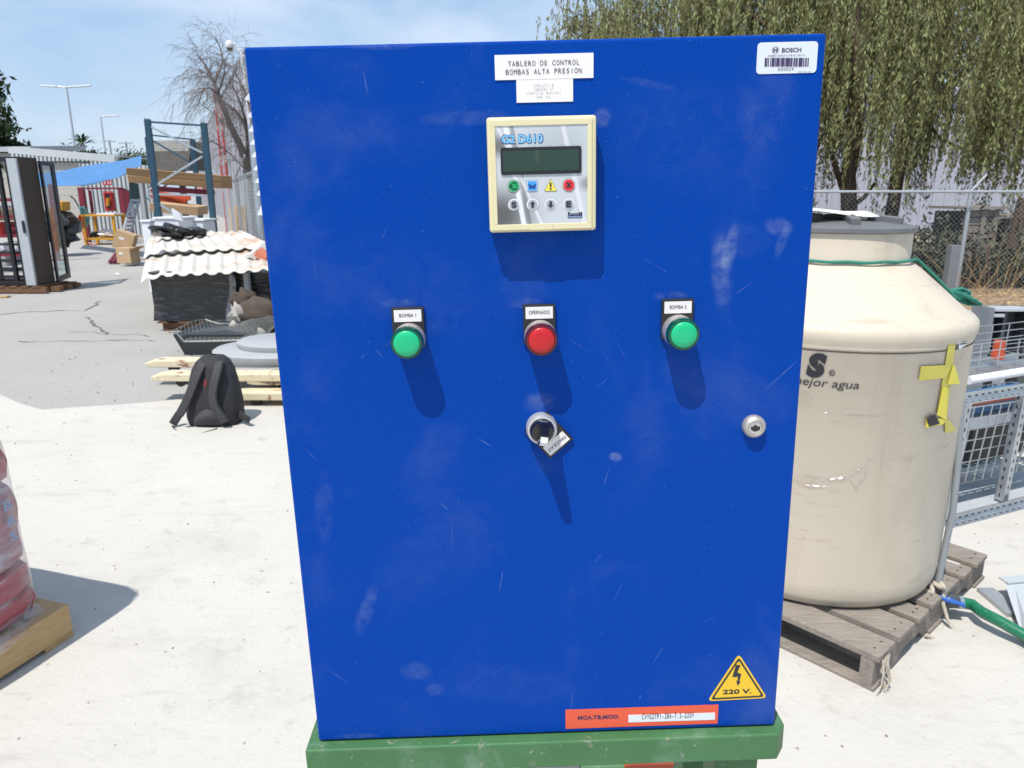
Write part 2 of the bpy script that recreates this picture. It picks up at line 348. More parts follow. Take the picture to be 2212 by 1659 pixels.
# ================================================================== SETTING
def sheet(pts, z): return MB().poly([Vector((p[0], p[1], z)) for p in pts])
struct('asphalt_ground', sheet([(-700, -40), (700, -40), (700, 900), (-700, 900)], 0), M_asph)
e = [gr(-260, 770), gr(0, 853), gr(45, 873), gr(92, 886), gr(140, 882), gr(240, 876), gr(330, 869), gr(390, 863), gr(480, 852), gr(620, 840), gr(800, 815)]
cp = [(-9, -12)] + [(-9, e[0].y)] + [(p.x, p.y) for p in e] + [(-.6, 10.4), (9, 10.8), (16, 9.5), (16, -12)]
struct('concrete_pavement', sheet(cp, .004), M_conc)
struct('dry_earth_strip', sheet([(1, 10.4), (9, 10.8), (18, 9.6), (40, 30), (-4, 34), (-3, 11.5)], .008), M_earth)
# cracks in the asphalt
mb = MB()
def crack(pts, wd):
    P = [gr(*p) for p in pts]
    for a, b_ in zip(P[:-1], P[1:]):
        n = max(2, int((b_ - a).length / .12)); q = a
        for i in range(n):
            r = a.lerp(b_, (i + 1) / n) + Vector((R_.uniform(-.03, .03), R_.uniform(-.05, .05), 0))
            d = (r - q); s_ = Vector((-d.y, d.x, 0)).normalized() * wd * R_.uniform(.3, 1)
            mb.poly([Vector((p.x, p.y, .006)) for p in (q - s_, r - s_, r + s_, q + s_)]); q = r
crack([(0, 680), (60, 674), (140, 672), (185, 672), (215, 652)], .018); crack([(182, 685), (205, 700), (235, 722)], .02)
crack([(40, 738), (180, 737), (320, 736), (340, 735)], .012); crack([(150, 715), (240, 722), (330, 726)], .008)
M_crack = mat('crack_fill', (.13, .13, .125), .95)
struct('asphalt_crack', mb, M_crack)

# ================================================================== CONTROL PANEL
ax = Vector((.99950, .018624, .025522)); yi = Vector((-.018635, .999826, .000188)); up = ax.cross(yi).normalized()
PC = Vector((.0299, .6816, H - .22184)); PW, PH = .5, .6996
PM = Matrix((ax, yi, up)).transposed().to_4x4(); PM.translation = PC - up * (PH / 2)
PMI = PM.inverted(); CL = PMI @ Vector((0, 0, H))
def pl(u, v, t=0.0):                   # point of the door plane (t in front of it), door coordinates
    d = PMI.to_3x3() @ ray(u, v); s_ = (-t - CL.y) / d.y; q = CL + d * s_; return q.x, q.z
def pw(u, v, wpx, t=0.0): return pl(u + wpx / 2, v, t)[0] - pl(u - wpx / 2, v, t)[0]
def phh(u, v, hpx, t=0.0): return pl(u, v - hpx / 2, t)[1] - pl(u, v + hpx / 2, t)[1]
SM = [(1560, 590, .012, .045, -.1, .55), (1575, 545, .008, .030, .15, .5), (1683, 490, .016, .010, .3, .6), (1690, 520, .006, .02, .3, .3), (1660, 220, .03, .05, .2, .22), (1330, 987, .008, .006, .4, .7),
      (770, 280, .05, .03, .3, .12), (900, 620, .09, .05, .5, .10), (790, 1320, .010, .035, .35, .30), (900, 1450, .02, .014, 0, .25), (940, 1490, .012, .010, 0, .3), (1610, 520, .03, .02, 0, .15), (1165, 870, .018, .014, 0, .35),
      (1500, 300, .10, .06, .2, .12), (840, 95, .05, .006, 0, .4), (700, 1100, .012, .05, .1, .15), (1100, 1480, .10, .03, .1, .12), (1010, 255, .05, .008, 0, .35), (1300, 255, .01, .01, 0, .5), (860, 655, .02, .006, 0, .3), (1135, 655, .02, .006, 0, .3), (1450, 640, .02, .006, 0, .3), (770, 1590, .03, .004, 0, .4), (1400, 180, .03, .004, .2, .3)]
for k in range(26):
    u_, v_ = R_.uniform(640, 1700), R_.uniform(110, 1560); SM.append((u_, v_, .0007, R_.uniform(.004, .018), R_.uniform(-1.2, 1.2), R_.uniform(.25, .6)))
SM += [(1683, 815, .0007, .028, .8, .7), (1440, 740, .0006, .02, -.4, .5), (1310, 1030, .0008, .012, .3, .6)]
SMUDGES = [(*pl(u, v), sx, sz, ro, st) for u, v, sx, sz, ro, st in SM]
M_blue = smudged_blue()
panel = thing('control_panel', 'blue steel control panel with display, pilot lights and warning stickers, standing on the green stand', 'control panel', M=PM)
LP = dict(local=True)
door = part('door', MB().bb((-PW / 2, 0, 0), (PW / 2, .020, PH)), M_blue, panel, bevel=.0028, segs=3, **LP)
part('cabinet_body', MB().bb((-PW / 2 + .006, .024, .004), (PW / 2 - .006, .215, PH - .004)), M_blue, panel, bevel=.003, **LP)
part('door_seal', MB().bb((-PW / 2 + .012, .0195, .012), (PW / 2 - .012, .0245, PH - .012)), M_rub, panel, **LP)
def rrect(x0, z0, x1, z1, r, y, n=5):
    pts = []
    for cx_, cz_, a0 in ((x1 - r, z1 - r, 0), (x0 + r, z1 - r, 90), (x0 + r, z0 + r, 180), (x1 - r, z0 + r, 270)):
        for i in range(n + 1):
            a = rad(a0 + 90 * i / n); pts.append(Vector((cx_ + r * math.cos(a), y, cz_ + r * math.sin(a))))
    return pts
def ptext(par, s, u, v, wpx, hpx, m, t, name='lettering', rot=0, **k):
    x, z = pl(u, v, t); vs, fs = fit(s, pw(u, v, wpx, t), phh(u, v, hpx, t), **k)
    c, s_ = math.cos(rot), math.sin(rot)
    return part(name, MB().add([(x + a * c - b_ * s_, -t, z + a * s_ + b_ * c) for a, b_ in vs], fs), m, par, **LP)
def plate(par, name, corners, m, t0, t1, r=0, **k):     # sticker / plate with given pixel corners TL, BR
    (u0, v0), (u1, v1) = corners; x0, z1 = pl(u0, v0, t1); x1, z0 = pl(u1, v1, t1)
    poly = rrect(x0, z0, x1, z1, r, -t0) if r else [Vector(p) for p in ((x1, -t0, z1), (x0, -t0, z1), (x0, -t0, z0), (x1, -t0, z0))]
    return part(name, MB().prism(poly, (0, -(t1 - t0), 0)), m, par, **LP, **k)
# paper title plates
np1 = plate(panel, 'title_plate', ((1068, 119), (1282, 168)), M_white, 0, .0010)
ptext(np1, 'TABLERO DE CONTROL', 1174.5, 136, 154, 11, M_ink, .0014, mono=True)
ptext(np1, 'BOMBAS ALTA PRESION', 1174.5, 154, 164, 11.5, M_ink, .0014, mono=True)
np2 = plate(panel, 'circuit_plate', ((1115, 170.5), (1238, 219)), M_white, 0, .0008)
for s_, v_, w_ in (('CIRCUITO 8', 184, 42), ('TABLERO 27', 192.5, 42), ('CUARTO DE MAQUINAS', 201, 74), ('220 VCA', 209, 30)):
    ptext(np2, s_, 1174, v_, w_, 5.4, M_inkf, .0012, mono=True)
# asset tag with barcode
tag_ = plate(panel, 'asset_tag', ((1637, 92), (1763, 157)), M_tag, 0, .0006, r=.0032)
def tg(x, y): return (x / 9.2167 + 1840) / 1.15732, (y / 9.2167 + 80) / 1.15732
ptext(tag_, 'BOSCH', *tg(1283, 415), 42, 9.6, M_inkt, .0009, bold=.02)
ptext(tag_, 'ROBERT BOSCH S. DE R.L. DE C.V.', *tg(1175, 541), 80, 3.7, M_inkt, .0009)
ptext(tag_, '000029', *tg(1150, 856), 33, 6.6, M_inkt, .0009, mono=True)
ptext(tag_, 'INVENT. MEX - 2017', *tg(1580, 918), 28, 2.4, M_ink, .0009)
mb = MB(); xx = 668.0; br_ = [(3, 2), (1, 3), (1, 5), (1, 3), (3, 1.4), (2, 2.6), (1, 2.6), (3, 1.6), (2, 2.6), (1, 3), (3.2, 1.6), (2, 2.6), (1, 2.6), (3.2, 1.2), (2.4, 2), (2, 2.4), (3.2, 4), (2.6, 3), (1, 2), (1.6, 4), (1, 1.6), (1, 1.6), (4, 3.4), (1.6, 4), (2.4, 4), (1.4, 0)]
tot = sum(a + b_ for a, b_ in br_); k_ = 1000 / tot
for a, b_ in br_:
    x0, z1 = pl(*tg(xx, 597), .0009); x1, z0 = pl(*tg(xx + a * k_, 795), .0009); mb.poly([(x0, -.0009, z0), (x1, -.0009, z0), (x1, -.0009, z1), (x0, -.0009, z1)]); xx += (a + b_) * k_
part('barcode', mb, M_inkt, tag_, **LP)
mb = MB(); cx_, cz_ = pl(*tg(910, 415), .0009); r0 = pw(*tg(910, 415), 14) / 2
def ring(mb, cx_, cz_, ra, rb, y, n=40, a0=0, a1=360):
    vs = []; 
    for i in range(n + 1):
        a = rad(a0 + (a1 - a0) * i / n); vs += [(cx_ + ra * math.cos(a), y, cz_ + ra * math.sin(a)), (cx_ + rb * math.cos(a), y, cz_ + rb * math.sin(a))]
    mb.add(vs, [(2 * i, 2 * i + 1, 2 * i + 3, 2 * i + 2) for i in range(n)])
ring(mb, cx_, cz_, r0 * .90, r0, -.0009)
for s_ in (-1, 1):
    ring(mb, cx_, cz_, r0 * .58, r0 * .74, -.0009, 12, 90 - s_ * 90 - 62, 90 - s_ * 90 + 62)
    x_ = cx_ + s_ * r0 * .36; mb.poly([(x_ - r0 * .1, -.0009, cz_ - r0 * .66), (x_ + r0 * .1, -.0009, cz_ - r0 * .66), (x_ + r0 * .1, -.0009, cz_ + r0 * .66), (x_ - r0 * .1, -.0009, cz_ + r0 * .66)])
mb.poly([(cx_ - r0 * .255, -.0009, cz_ - r0 * .12), (cx_ + r0 * .255, -.0009, cz_ - r0 * .12), (cx_ + r0 * .255, -.0009, cz_ + r0 * .12), (cx_ - r0 * .255, -.0009, cz_ + r0 * .12)])
part('emblem', mb, M_inkt, tag_, **LP)
# warning triangle
def tri_round(pts, r, y, n=5):
    out = []; m = len(pts)
    for i in range(m):
        p = Vector(pts[i]); a = (Vector(pts[i - 1]) - p).normalized(); b_ = (Vector(pts[(i + 1) % m]) - p).normalized()
        for k in range(n + 1):
            f = k / n; q0 = p + a * r; q1 = p + b_ * r; out.append((q0.lerp(p, f)).lerp(p.lerp(q1, f), f))
    return [Vector((q.x, y, q.y)) for q in out]
A, B, C = pl(1596, 1412), pl(1657, 1507), pl(1528, 1514); tcx = Vector(((A[0] + B[0] + C[0]) / 3, (A[1] + B[1] + C[1]) / 3))
tr = [Vector(A), Vector(C), Vector(B)]
ws = part('warning_sign', MB().prism(tri_round(tr, .006, 0), (0, -.0006, 0)), M_yel, panel, **LP)
def scaled(k): return [tcx + (p - tcx) * k for p in tr]
mb = MB(); o1 = tri_round(scaled(.90), .004, -.0009); o2 = tri_round(scaled(.80), .003, -.0009); n_ = len(o1)
mb.add(o1 + o2, [(i, (i + 1) % n_, n_ + (i + 1) % n_, n_ + i) for i in range(n_)]); part('black_border', mb, M_ink, ws, **LP)
ptext(ws, '220 V.', 1592.5, 1494, 62, 10, M_ink, .0009, bold=.03)
def bt(x, y): return (x / 1.7556 + 740) / 1.15732, (y / 1.7556 + 1600) / 1.15732
mb = MB()
for poly in ([(1930, 107), (1950, 108), (1936, 140), (1914, 160)], [(1914, 160), (1936, 140), (1953, 147), (1932, 160)], [(1953, 147), (1945, 180), (1937, 178), (1938, 158)], [(1931, 176), (1950, 181), (1937, 200)]):
    mb.poly([(pl(*bt(*p))[0], -.0009, pl(*bt(*p))[1]) for p in poly])
part('lightning_bolt', mb, M_ink, ws, **LP)
# orange model label
ol = plate(panel, 'model_label', ((1221.5, 1534), (1550, 1563)), M_org, 0, .0006)
x0, z1 = pl(1222, 1537); x1, z0 = pl(1550, 1560)
ptext(ol, 'MCA.TB,MOD.', 1293, 1550, 90, 9.5, M_inkt, .0011, bold=.025)
part('white_field', MB().prism([(pl(u, v)[0], -.0006, pl(u, v)[1]) for u, v in ((1544, 1538.5), (1357, 1543.5), (1357, 1559.5), (1544, 1553.5))], (0, -.0003, 0)), M_tag, ol, **LP)
ptext(ol, 'CVVG2TPI-2BA-7.5-220V', 1443, 1546.5, 112, 11.5, M_ink, .0013, mono=True)
# display unit
T = .019
du = plate(panel, 'display_unit', ((1050, 253.5), (1288, 497)), M_cream, 0, T, bevel=.0025)
def dz(x, y): return (x / 3.19 + 1180) / 1.15732, (y / 3.19 + 100) / 1.15732
x0, z1 = pl(*dz(150, 640), T); x1, z0 = pl(*dz(955, 1500), T); xi0, zi1 = pl(*dz(183, 690), T); xi1, zi0 = pl(*dz(920, 1455), T)
# raised outer rim round the recessed print face
rim = MB()
for a, b_ in (((x0, -T - .0014, zi1), (x1, -T, z1)), ((x0, -T - .0014, z0), (x1, -T, zi0)), ((x0, -T - .0014, zi0), (xi0, -T, zi1)), ((xi1, -T - .0014, zi0), (x1, -T, zi1))): rim.bb(a, b_)
part('rim', rim, M_cream, du, bevel=.0004, **LP)
plate(du, 'cover_notch', (dz(466, 1468), dz(645, 1512)), M_cream, T + .0014, T + .0020, bevel=.0003)
def print_mat():
    m = bpy.data.materials.new('brushed_print'); m.use_nodes = True; t = m.node_tree; N = t.nodes; L = t.links; b = N['Principled BSDF']; b.inputs['Roughness'].default_value = .32
    c = N.new('ShaderNodeTexCoord')
    def band(ang, off, wd, soft):
        mpn = N.new('ShaderNodeMapping'); mpn.inputs['Rotation'].default_value = (0, ang, 0); mpn.inputs['Location'].default_value = (-off, 0, 0); L.new(c.outputs['Object'], mpn.inputs[0])
        sx = N.new('ShaderNodeSeparateXYZ'); L.new(mpn.outputs[0], sx.inputs[0]); a = N.new('ShaderNodeMath'); a.operation = 'ABSOLUTE'; L.new(sx.outputs[0], a.inputs[0])
        r = N.new('ShaderNodeMapRange'); r.interpolation_type = 'SMOOTHSTEP'; r.inputs[1].default_value = wd; r.inputs[2].default_value = wd + soft; r.inputs[3].default_value = 1; r.inputs[4].default_value = 0; L.new(a.outputs[0], r.inputs[0]); return r.outputs[0]
    def blob(x, z, sx_, sz_):
        mpn = N.new('ShaderNodeMapping'); mpn.vector_type = 'TEXTURE'; mpn.inputs['Location'].default_value = (x, 0, z); mpn.inputs['Scale'].default_value = (sx_, 1, sz_); L.new(c.outputs['Object'], mpn.inputs[0])
        g = N.new('ShaderNodeTexGradient'); g.gradient_type = 'SPHERICAL'; L.new(mpn.outputs[0], g.inputs[0]); return ramp(N, L, g.outputs[1], 0, .9)
    def mixc(a, col, f, k):
        q = N.new('ShaderNodeMath'); q.operation = 'MULTIPLY'; q.inputs[1].default_value = k; L.new(f, q.inputs[0])
        x = N.new('ShaderNodeMix'); x.data_type = 'RGBA'; L.new(q.outputs[0], x.inputs[0]); x.inputs[7].default_value = (*col, 1)
        if isinstance(a, tuple): x.inputs[6].default_value = (*a, 1)
        else: L.new(a, x.inputs[6])
        return x.outputs[2]
    fx, fz = (xi0 + xi1) / 2, (zi0 + zi1) / 2; W_ = xi1 - xi0
    o = mixc((.50, .53, .56), (.40, .43, .46), blob(fx + .2 * W_, fz + .3 * W_, .5 * W_, .4 * W_), .9)
    o = mixc(o, (.10, .10, .10), blob(xi0 + .02 * W_, zi0 + .10 * W_, .60 * W_, .46 * W_), 1.0)
    o = mixc(o, (.16, .16, .16), blob(xi0 + .02 * W_, zi1 - .20 * W_, .26 * W_, .18 * W_), 1.0)
    o = mixc(o, (.22, .23, .24), blob(xi1 - .0 * W_, zi0 + .42 * W_, .14 * W_, .12 * W_), .9)
    def diag(px, pz, ang, wd, soft):    # a streak through point (px, pz)
        off = px * math.cos(ang) + pz * math.sin(ang); return band(ang, off, wd, soft)
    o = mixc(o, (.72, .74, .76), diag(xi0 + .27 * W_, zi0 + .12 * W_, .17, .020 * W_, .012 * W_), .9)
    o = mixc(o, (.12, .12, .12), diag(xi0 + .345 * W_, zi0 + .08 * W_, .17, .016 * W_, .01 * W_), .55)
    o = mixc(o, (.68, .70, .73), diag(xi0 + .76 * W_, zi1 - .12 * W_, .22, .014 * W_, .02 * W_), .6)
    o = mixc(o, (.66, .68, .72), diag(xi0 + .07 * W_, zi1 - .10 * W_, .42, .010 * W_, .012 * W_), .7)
    L.new(o, b.inputs['Base Color']); return m
M_print = print_mat()
face = part('print_face', MB().bb((xi0, -T - .0006, zi0), (xi1, -T + .0005, zi1)), M_print, du, **LP)
T2 = T + .0009
plate(du, 'screen_bezel', (dz(226, 860), dz(873, 1062)), M_blackg, T, T + .0016, r=.0018)
plate(du, 'screen', (dz(246, 886), dz(850, 1035)), M_lcd, T + .0016, T + .0019, r=.0008)
M_lbl = mat('light_blue_print', (.17, .50, .83), .4, var=.03); M_dbl = mat('dark_blue_print', (.01, .05, .22), .4); M_gb = mat('green_print', (.01, .30, .10), .4); M_rb = mat('red_print', (.62, .02, .03), .4)
M_yb = mat('yellow_print', (.74, .62, .08), .4); M_bb = mat('blue_key_print', (.04, .28, .70), .4); M_kg = mat('grey_key_print', (.34, .36, .38), .4); M_kw = mat('white_print', (.70, .72, .74), .4)
ptext(du, 'G2 D610', *dz(400, 788), 92, 21.5, M_dbl, T2, bold=.055); ptext(du, 'G2 D610', *dz(400, 788), 88.5, 18, M_lbl, T2 + .0003, bold=.02)
def disc(mb, x, z, r, y, n=28, rot=0): mb.poly([(x + r * math.cos(rot + 2 * math.pi * i / n), -y, z + r * math.sin(rot + 2 * math.pi * i / n)) for i in range(n)])
def dd(x, y, t): return pl(*dz(x, y), t)
def dr(px): return px / 3.19 / 1.15732 * (pw(1170, 420, 100, T) / 100)
def key(name, cx, cy, r, outm, inm, n=28, rot=0, wr=.94, ir=.86):
    x, z = dd(cx, cy, T2); kk = MB(); disc(kk, x, z, dr(r), T2, n, rot); k = part(name, kk, outm, du, **LP)
    kk = MB(); disc(kk, x, z, dr(r * wr), T2 + .0002, n, rot); part('key_halo', kk, M_kw, k, **LP)
    kk = MB(); disc(kk, x, z, dr(r * ir), T2 + .0004, n, rot); part('key_fill', kk, inm, k, **LP); return k
k1 = key('pump_key', 332, 1165, 52, M_ink, M_gb)
kk = MB()
for a, b_ in (((305, 1150), (318, 1184)), ((318, 1140), (360, 1190)), ((328, 1134), (350, 1142)), ((296, 1158), (306, 1176)), ((322, 1188), (358, 1194))):
    p, q = dd(*a, 0), dd(*b_, 0); p, q = dd(*a, T2), dd(*b_, T2); kk.poly([(p[0], -T2 - .0006, q[1]), (q[0], -T2 - .0006, q[1]), (q[0], -T2 - .0006, p[1]), (p[0], -T2 - .0006, p[1])])
part('key_symbol', kk, M_gring, k1, **LP)
kk = MB()
for a, b_ in (((322, 1146), (356, 1184)),):
    p, q = dd(*a, T2), dd(*b_, T2); kk.poly([(p[0], -T2 - .0008, q[1]), (q[0], -T2 - .0008, q[1]), (q[0], -T2 - .0008, p[1]), (p[0], -T2 - .0008, p[1])])
part('key_symbol', kk, M_gb, k1, **LP)
def sqkey(cx, cy, h_, y, m, par, name):
    p, q = dd(cx - h_, cy - h_, T2), dd(cx + h_, cy + h_, T2); return part(name, MB().poly(rrect(p[0], q[1], q[0], p[1], dr(9), -y)), m, par, **LP)
k2 = sqkey(480, 1163, 45, T2, M_dbl, du, 'tank_key'); sqkey(480, 1163, 42, T2 + .0002, M_kw, k2, 'key_halo'); sqkey(480, 1163, 37, T2 + .0004, M_bb, k2, 'key_fill')
kk = MB(); kk.poly([(dd(x, y, T2)[0], -T2 - .0006, dd(x, y, T2)[1]) for x, y in ((449, 1148), (462, 1148), (466, 1158), (496, 1158), (500, 1148), (511, 1148), (503, 1184), (457, 1184))]); part('key_symbol', kk, M_dbl, k2, **LP)
def trikey(k, y, m, par, name):
    P = [(dd(627, 1108, T2)), (dd(574, 1206, T2)), (dd(680, 1206, T2))]; c_ = Vector((sum(p[0] for p in P) / 3, sum(p[1] for p in P) / 3)); Q = [c_ + (Vector(p) - c_) * k for p in P]
    return part(name, MB().poly(tri_round(Q, dr(12), -y)), m, par, **LP)
k3 = trikey(1, T2, M_ink, du, 'alarm_key'); trikey(.93, T2 + .0002, M_yb, k3, 'key_fill'); ptext(k3, '!', *dz(627, 1165), 4.2, 16, M_ink, T2 + .0005, name='key_symbol', bold=.03)
k4 = key('stop_key', 772, 1158, 54, M_ink, M_rb, 8, math.pi / 8); ptext(k4, 'x', *dz(772, 1158), 12.5, 11.5, M_ink, T2 + .0006, name='key_symbol', bold=.05)
for nm, cx, cy in (('select_key', 335, 1314), ('arrow_up_key', 483, 1312), ('arrow_down_key', 627, 1312), ('enter_key', 772, 1310)):
    k = key(nm, cx, cy, 47, M_kw, M_kg, wr=.90, ir=.80)
    if nm in ('select_key', 'enter_key'): ptext(k, 'S' if nm == 'select_key' else 'E', *dz(cx, cy), 11.5, 13.5, M_ink, T2 + .0007, name='key_symbol', bold=.05)
    else:
        sg = 1 if nm == 'arrow_up_key' else -1; kk = MB()
        for P in ([(-22, -3), (0, -27), (22, -3)], [(-10, -3), (10, -3), (10, 25), (-10, 25)]): kk.poly([(dd(cx + a, cy + sg * b_, T2)[0], -T2 - .0007, dd(cx + a, cy + sg * b_, T2)[1]) for a, b_ in P])
        part('key_symbol', kk, M_ink, k, **LP)
ptext(du, 'RacoM', *dz(822, 1386), 31, 8.2, M_ink, T2, bold=.03)
plate(du, 'logo_bar', (dz(764, 1399), dz(880, 1417)), M_dbl, T, T2); ptext(du, 'Microelectronica', *dz(822, 1408), 28, 3.2, M_kw, T2 + .0003)
# pilot lights
def cyl(mb, x, z, prof, n=40):           # lathe about an axis normal to the door; prof = (radius, height in front)
    o = len(mb.v)
    for r, h_ in prof:
        for k in range(n): a = 2 * math.pi * k / n; mb.v.append(Vector((x + r * math.cos(a), -h_, z + r * math.sin(a))))
    for i in range(len(prof) - 1):
        for k in range(n): k2 = (k + 1) % n; mb.f.append((o + i * n + k, o + (i + 1) * n + k, o + (i + 1) * n + k2, o + i * n + k2))
    mb.f.append(tuple(o + (len(prof) - 1) * n + k for k in range(n))); return mb
def legend(par, x, z, rot, word, wwid, du_=(.0, .0), sz=(.0298, .0458)):
    c, s_ = math.cos(rot), math.sin(rot)
    def tx(a, b_): return x + a * c - b_ * s_, z + a * s_ + b_ * c
    def rect(a0, b0, a1, b1, y): return [Vector((tx(a, b_)[0], y, tx(a, b_)[1])) for a, b_ in ((a1, b1), (a0, b1), (a0, b0), (a1, b0))]
    hw = sz[0] / 2
    p = part('legend_plate', MB().prism(rect(-hw, -.0085, hw, sz[1] - .0165, 0), (0, -.004, 0)), M_black, par, bevel=.0006, **LP)
    part('legend_insert', MB().prism(rect(-hw + .0022, .0160, hw - .0022, .0271, -.004), (0, -.0004, 0)), M_white, par, **LP)
    vs, fs = fit(word, wwid, .0033)
    part('lettering', MB().add([(tx(a, b_ + .0220)[0], -.0047, tx(a, b_ + .0220)[1]) for a, b_ in vs], fs), M_ink, par, **LP)
for word, u, v, ring_m, lens_m, lab, dx_ in (('BOMBA 1', 878, 743, M_gring, M_glens, 'green pilot light marked BOMBA 1', .0155), ('OPERNADO', 1170, 736, M_rring, M_rlens, 'red pilot light marked OPERNADO', .0195), ('BOMBA 2', 1478, 724, M_gring, M_glens, 'green pilot light marked BOMBA 2', .0155)):
    PT = .0285; x, z = pl(u, v, PT)
    body = part('pilot_light', cyl(MB(), x, z, [(.0148, .0), (.0150, .006), (.0150, .0175), (.0142, .0187), (.010, .0188)]), M_dull, panel, smooth=40, label=lab, **LP)
    part('lens_ring', cyl(MB(), x, z, [(.0143, .0185), (.0150, .0200), (.0150, .0255), (.0140, .0277), (.0123, .0281), (.0120, .0267)]), ring_m, body, smooth=50, **LP)
    part('lens', cyl(MB(), x, z, [(.0121, .0260), (.0120, .0283), (.0112, .0292), (.006, .0297), (.001, .0298)]), lens_m, body, smooth=60, **LP)
    legend(body, x - .0005, z + .0002, 0, word, dx_)
# selector switch
x, z = pl(1171, 930, .012)
sw = part('selector_switch', cyl(MB(), x, z, [(.0150, 0), (.0152, .006), (.0148, .010), (.0138, .0125), (.0122, .0130), (.0118, .0112)]), M_chrome, panel, smooth=50, **LP)
part('knob_base', cyl(MB(), x, z, [(.0117, .010), (.0115, .016), (.010, .019), (.004, .020)]), M_blackg, sw, smooth=40, **LP)
ang = rad(-100); ca, sa = math.cos(ang), math.sin(ang)
def kb(a, b_, y): return Vector((x + a * ca - b_ * sa, -y, z + a * sa + b_ * ca))
mb = MB()
pr = [(-.0112, .0062, .016), (-.0110, .0058, .0245), (-.009, .0042, .034), (-.005, .0036, .042), (.0012, .0036, .0435), (.0055, .0034, .040), (.0105, .0042, .016)]
for a, hw, y in pr: mb.v += [kb(a, -hw, y), kb(a, hw, y)]
for i in range(len(pr) - 1): mb.f.append((2 * i, 2 * i + 1, 2 * i + 3, 2 * i + 2))
for s_ in (0, 1):
    o = len(mb.v); mb.v += [kb(a, (hw + .0012) * (1 if s_ else -1), .0155) for a, hw, y in pr]
    for i in range(len(pr) - 1): mb.f.append((2 * i + s_, 2 * i + 2 + s_, o + i + 1, o + i))
part('knob_handle', mb, M_blackg, sw, **LP)
tipw = MB().poly([kb(-.0035, -.0033, .0428), kb(-.0035, .0033, .0428), kb(.0012, .0033, .0440), kb(.0012, -.0033, .0440)])
tipw.poly([kb(.0012, -.0034, .0440), kb(.0012, .0034, .0440), kb(.0058, .0033, .0403), kb(.0058, -.0033, .0403)])
part('pointer_mark', tipw, M_kw, sw, **LP)
legend(sw, x, z, rad(221), 'MAN-FUE-AUT', .0225)
# lock
x, z = pl(1631, 923, .006)
lk = part('lock', cyl(MB(), x, z, [(.0112, 0), (.0114, .004), (.0100, .0072), (.0078, .0085), (.0070, .0082), (.0068, .006)]), M_dull, panel, smooth=50, **LP)
part('lock_barrel', cyl(MB(), x, z, [(.0067, .005), (.0066, .0068)]), M_chrome, lk, smooth=40, **LP)
part('keyhole', MB().prism([(x + a * .001, -.0068, z + b_ * .001) for a, b_ in ((5, 1.2), (2.2, 1.0), (1.2, 2.6), (-1.2, 2.6), (-2.2, 1.0), (-4.6, .8), (-3.8, -2.6), (0, -4.2), (4.4, -2.6))], (0, -.0003, 0)), M_blackg, lk, **LP)
# louvred vent on the left side of the box
vm = part('side_vent', MB().bb((-PW / 2 - .010, .035, .40), (-PW / 2 + .006, .088, .645)), M_wbox, panel, bevel=.001, **LP)
def lv(u, v):
    d = PMI.to_3x3() @ ray(u, v); s_ = (.044 - CL.y) / d.y; q = CL + d * s_; return q.x, q.z
for i, (u, v, h_) in enumerate(((529, 207, 18), (534.5, 246, 15), (538, 277, 15), (541, 305, 15), (544.5, 332, 15), (548.5, 361, 14), (551.5, 388, 14), (555, 415, 15), (557, 450, 30))):
    xt, zt = lv(u, v + h_ / 2); xr, zr = lv(u + 9, v - h_ / 2); xb = -PW / 2 - .006
    sl_ = (zr - zt) / (xr - xt)
    mb = MB(); P = [(xb, zt), (xt, zt), (xt, zt + .0016), (xb, zt + .0016 + (zr - zt) * min(1.6, (xb - xt) / (xr - xt)))]
    mb.prism([(a, .044, b_) for a, b_ in P], (0, .040, 0)); part('louvre', mb, M_wbox, vm, **LP)
# green stand
st = thing('panel_stand', 'green painted steel stand carrying the blue control panel', 'stand', M=Matrix.Translation(Vector((.03, .8, 0))) )
zt = PM.translation.z - .0015; A0 = PM.translation
SM_ = PM.copy(); 
def sp(a, b_, c_): return PM @ Vector((a, b_, c_))
def sbox(x0, y0, z0, x1, y1, z1): return MB().add([sp(a, b_, c_) for a in (x0, x1) for b_ in (y0, y1) for c_ in (z0, z1)], [(0, 1, 3, 2), (4, 6, 7, 5), (0, 4, 5, 1), (2, 3, 7, 6), (0, 2, 6, 4), (1, 5, 7, 3)])
poly = [(-.262, -.012), (.250, -.012), (.262, .004), (.262, .240), (-.262, .240)]
zpl = pl(1450, 1649, .012)[1]
tp = MB().prism([sp(a, b_, zpl) for a, b_ in poly], up * (-.0015 - zpl))
part('top_plate', tp, M_green, st, bevel=.0018, segs=2)
for sx in (-.225, .225):
    for sy in (.06, .19):
        b0 = sp(sx, sy, zpl - .0005); part('leg', MB().bar(b0, Vector((b0.x, b0.y, 0.0)), .05, .05), M_green, st, bevel=.003)
b0 = sp(0, 0, -.75); part('cross_bar', MB().bb((-.17, b0.y + .17, .26), (.21, b0.y + .21, .30)), M_green, st)
# small pump behind the stand
pu = thing('water_pump', 'red-orange and green pump set just visible under the stand', 'pump', (.38, 1.62, 0))
part('pump_casing', MB().bb((.285, 1.50, .10), (.455, 1.74, .262)), M_horange, pu, bevel=.012)
part('mounting_base', MB().bb((.19, 1.44, .0), (.50, 1.80, .10)), M_green, pu, bevel=.005)
part('motor', MB().tube([(.17, 1.6, .20), (.02, 1.6, .20)], .075, 24), M_dgrey, pu, smooth=40)
part('coupling', MB().tube([(.285, 1.6, .20), (.165, 1.6, .20)], .055, 20), M_green, pu, smooth=40)
part('flange', MB().bb((.4555, 1.50, .10), (.49, 1.74, .255)), M_green, pu, bevel=.004); part('name_band', MB().bb((.4905, 1.50, .10), (.512, 1.74, .25)), M_jack, pu)

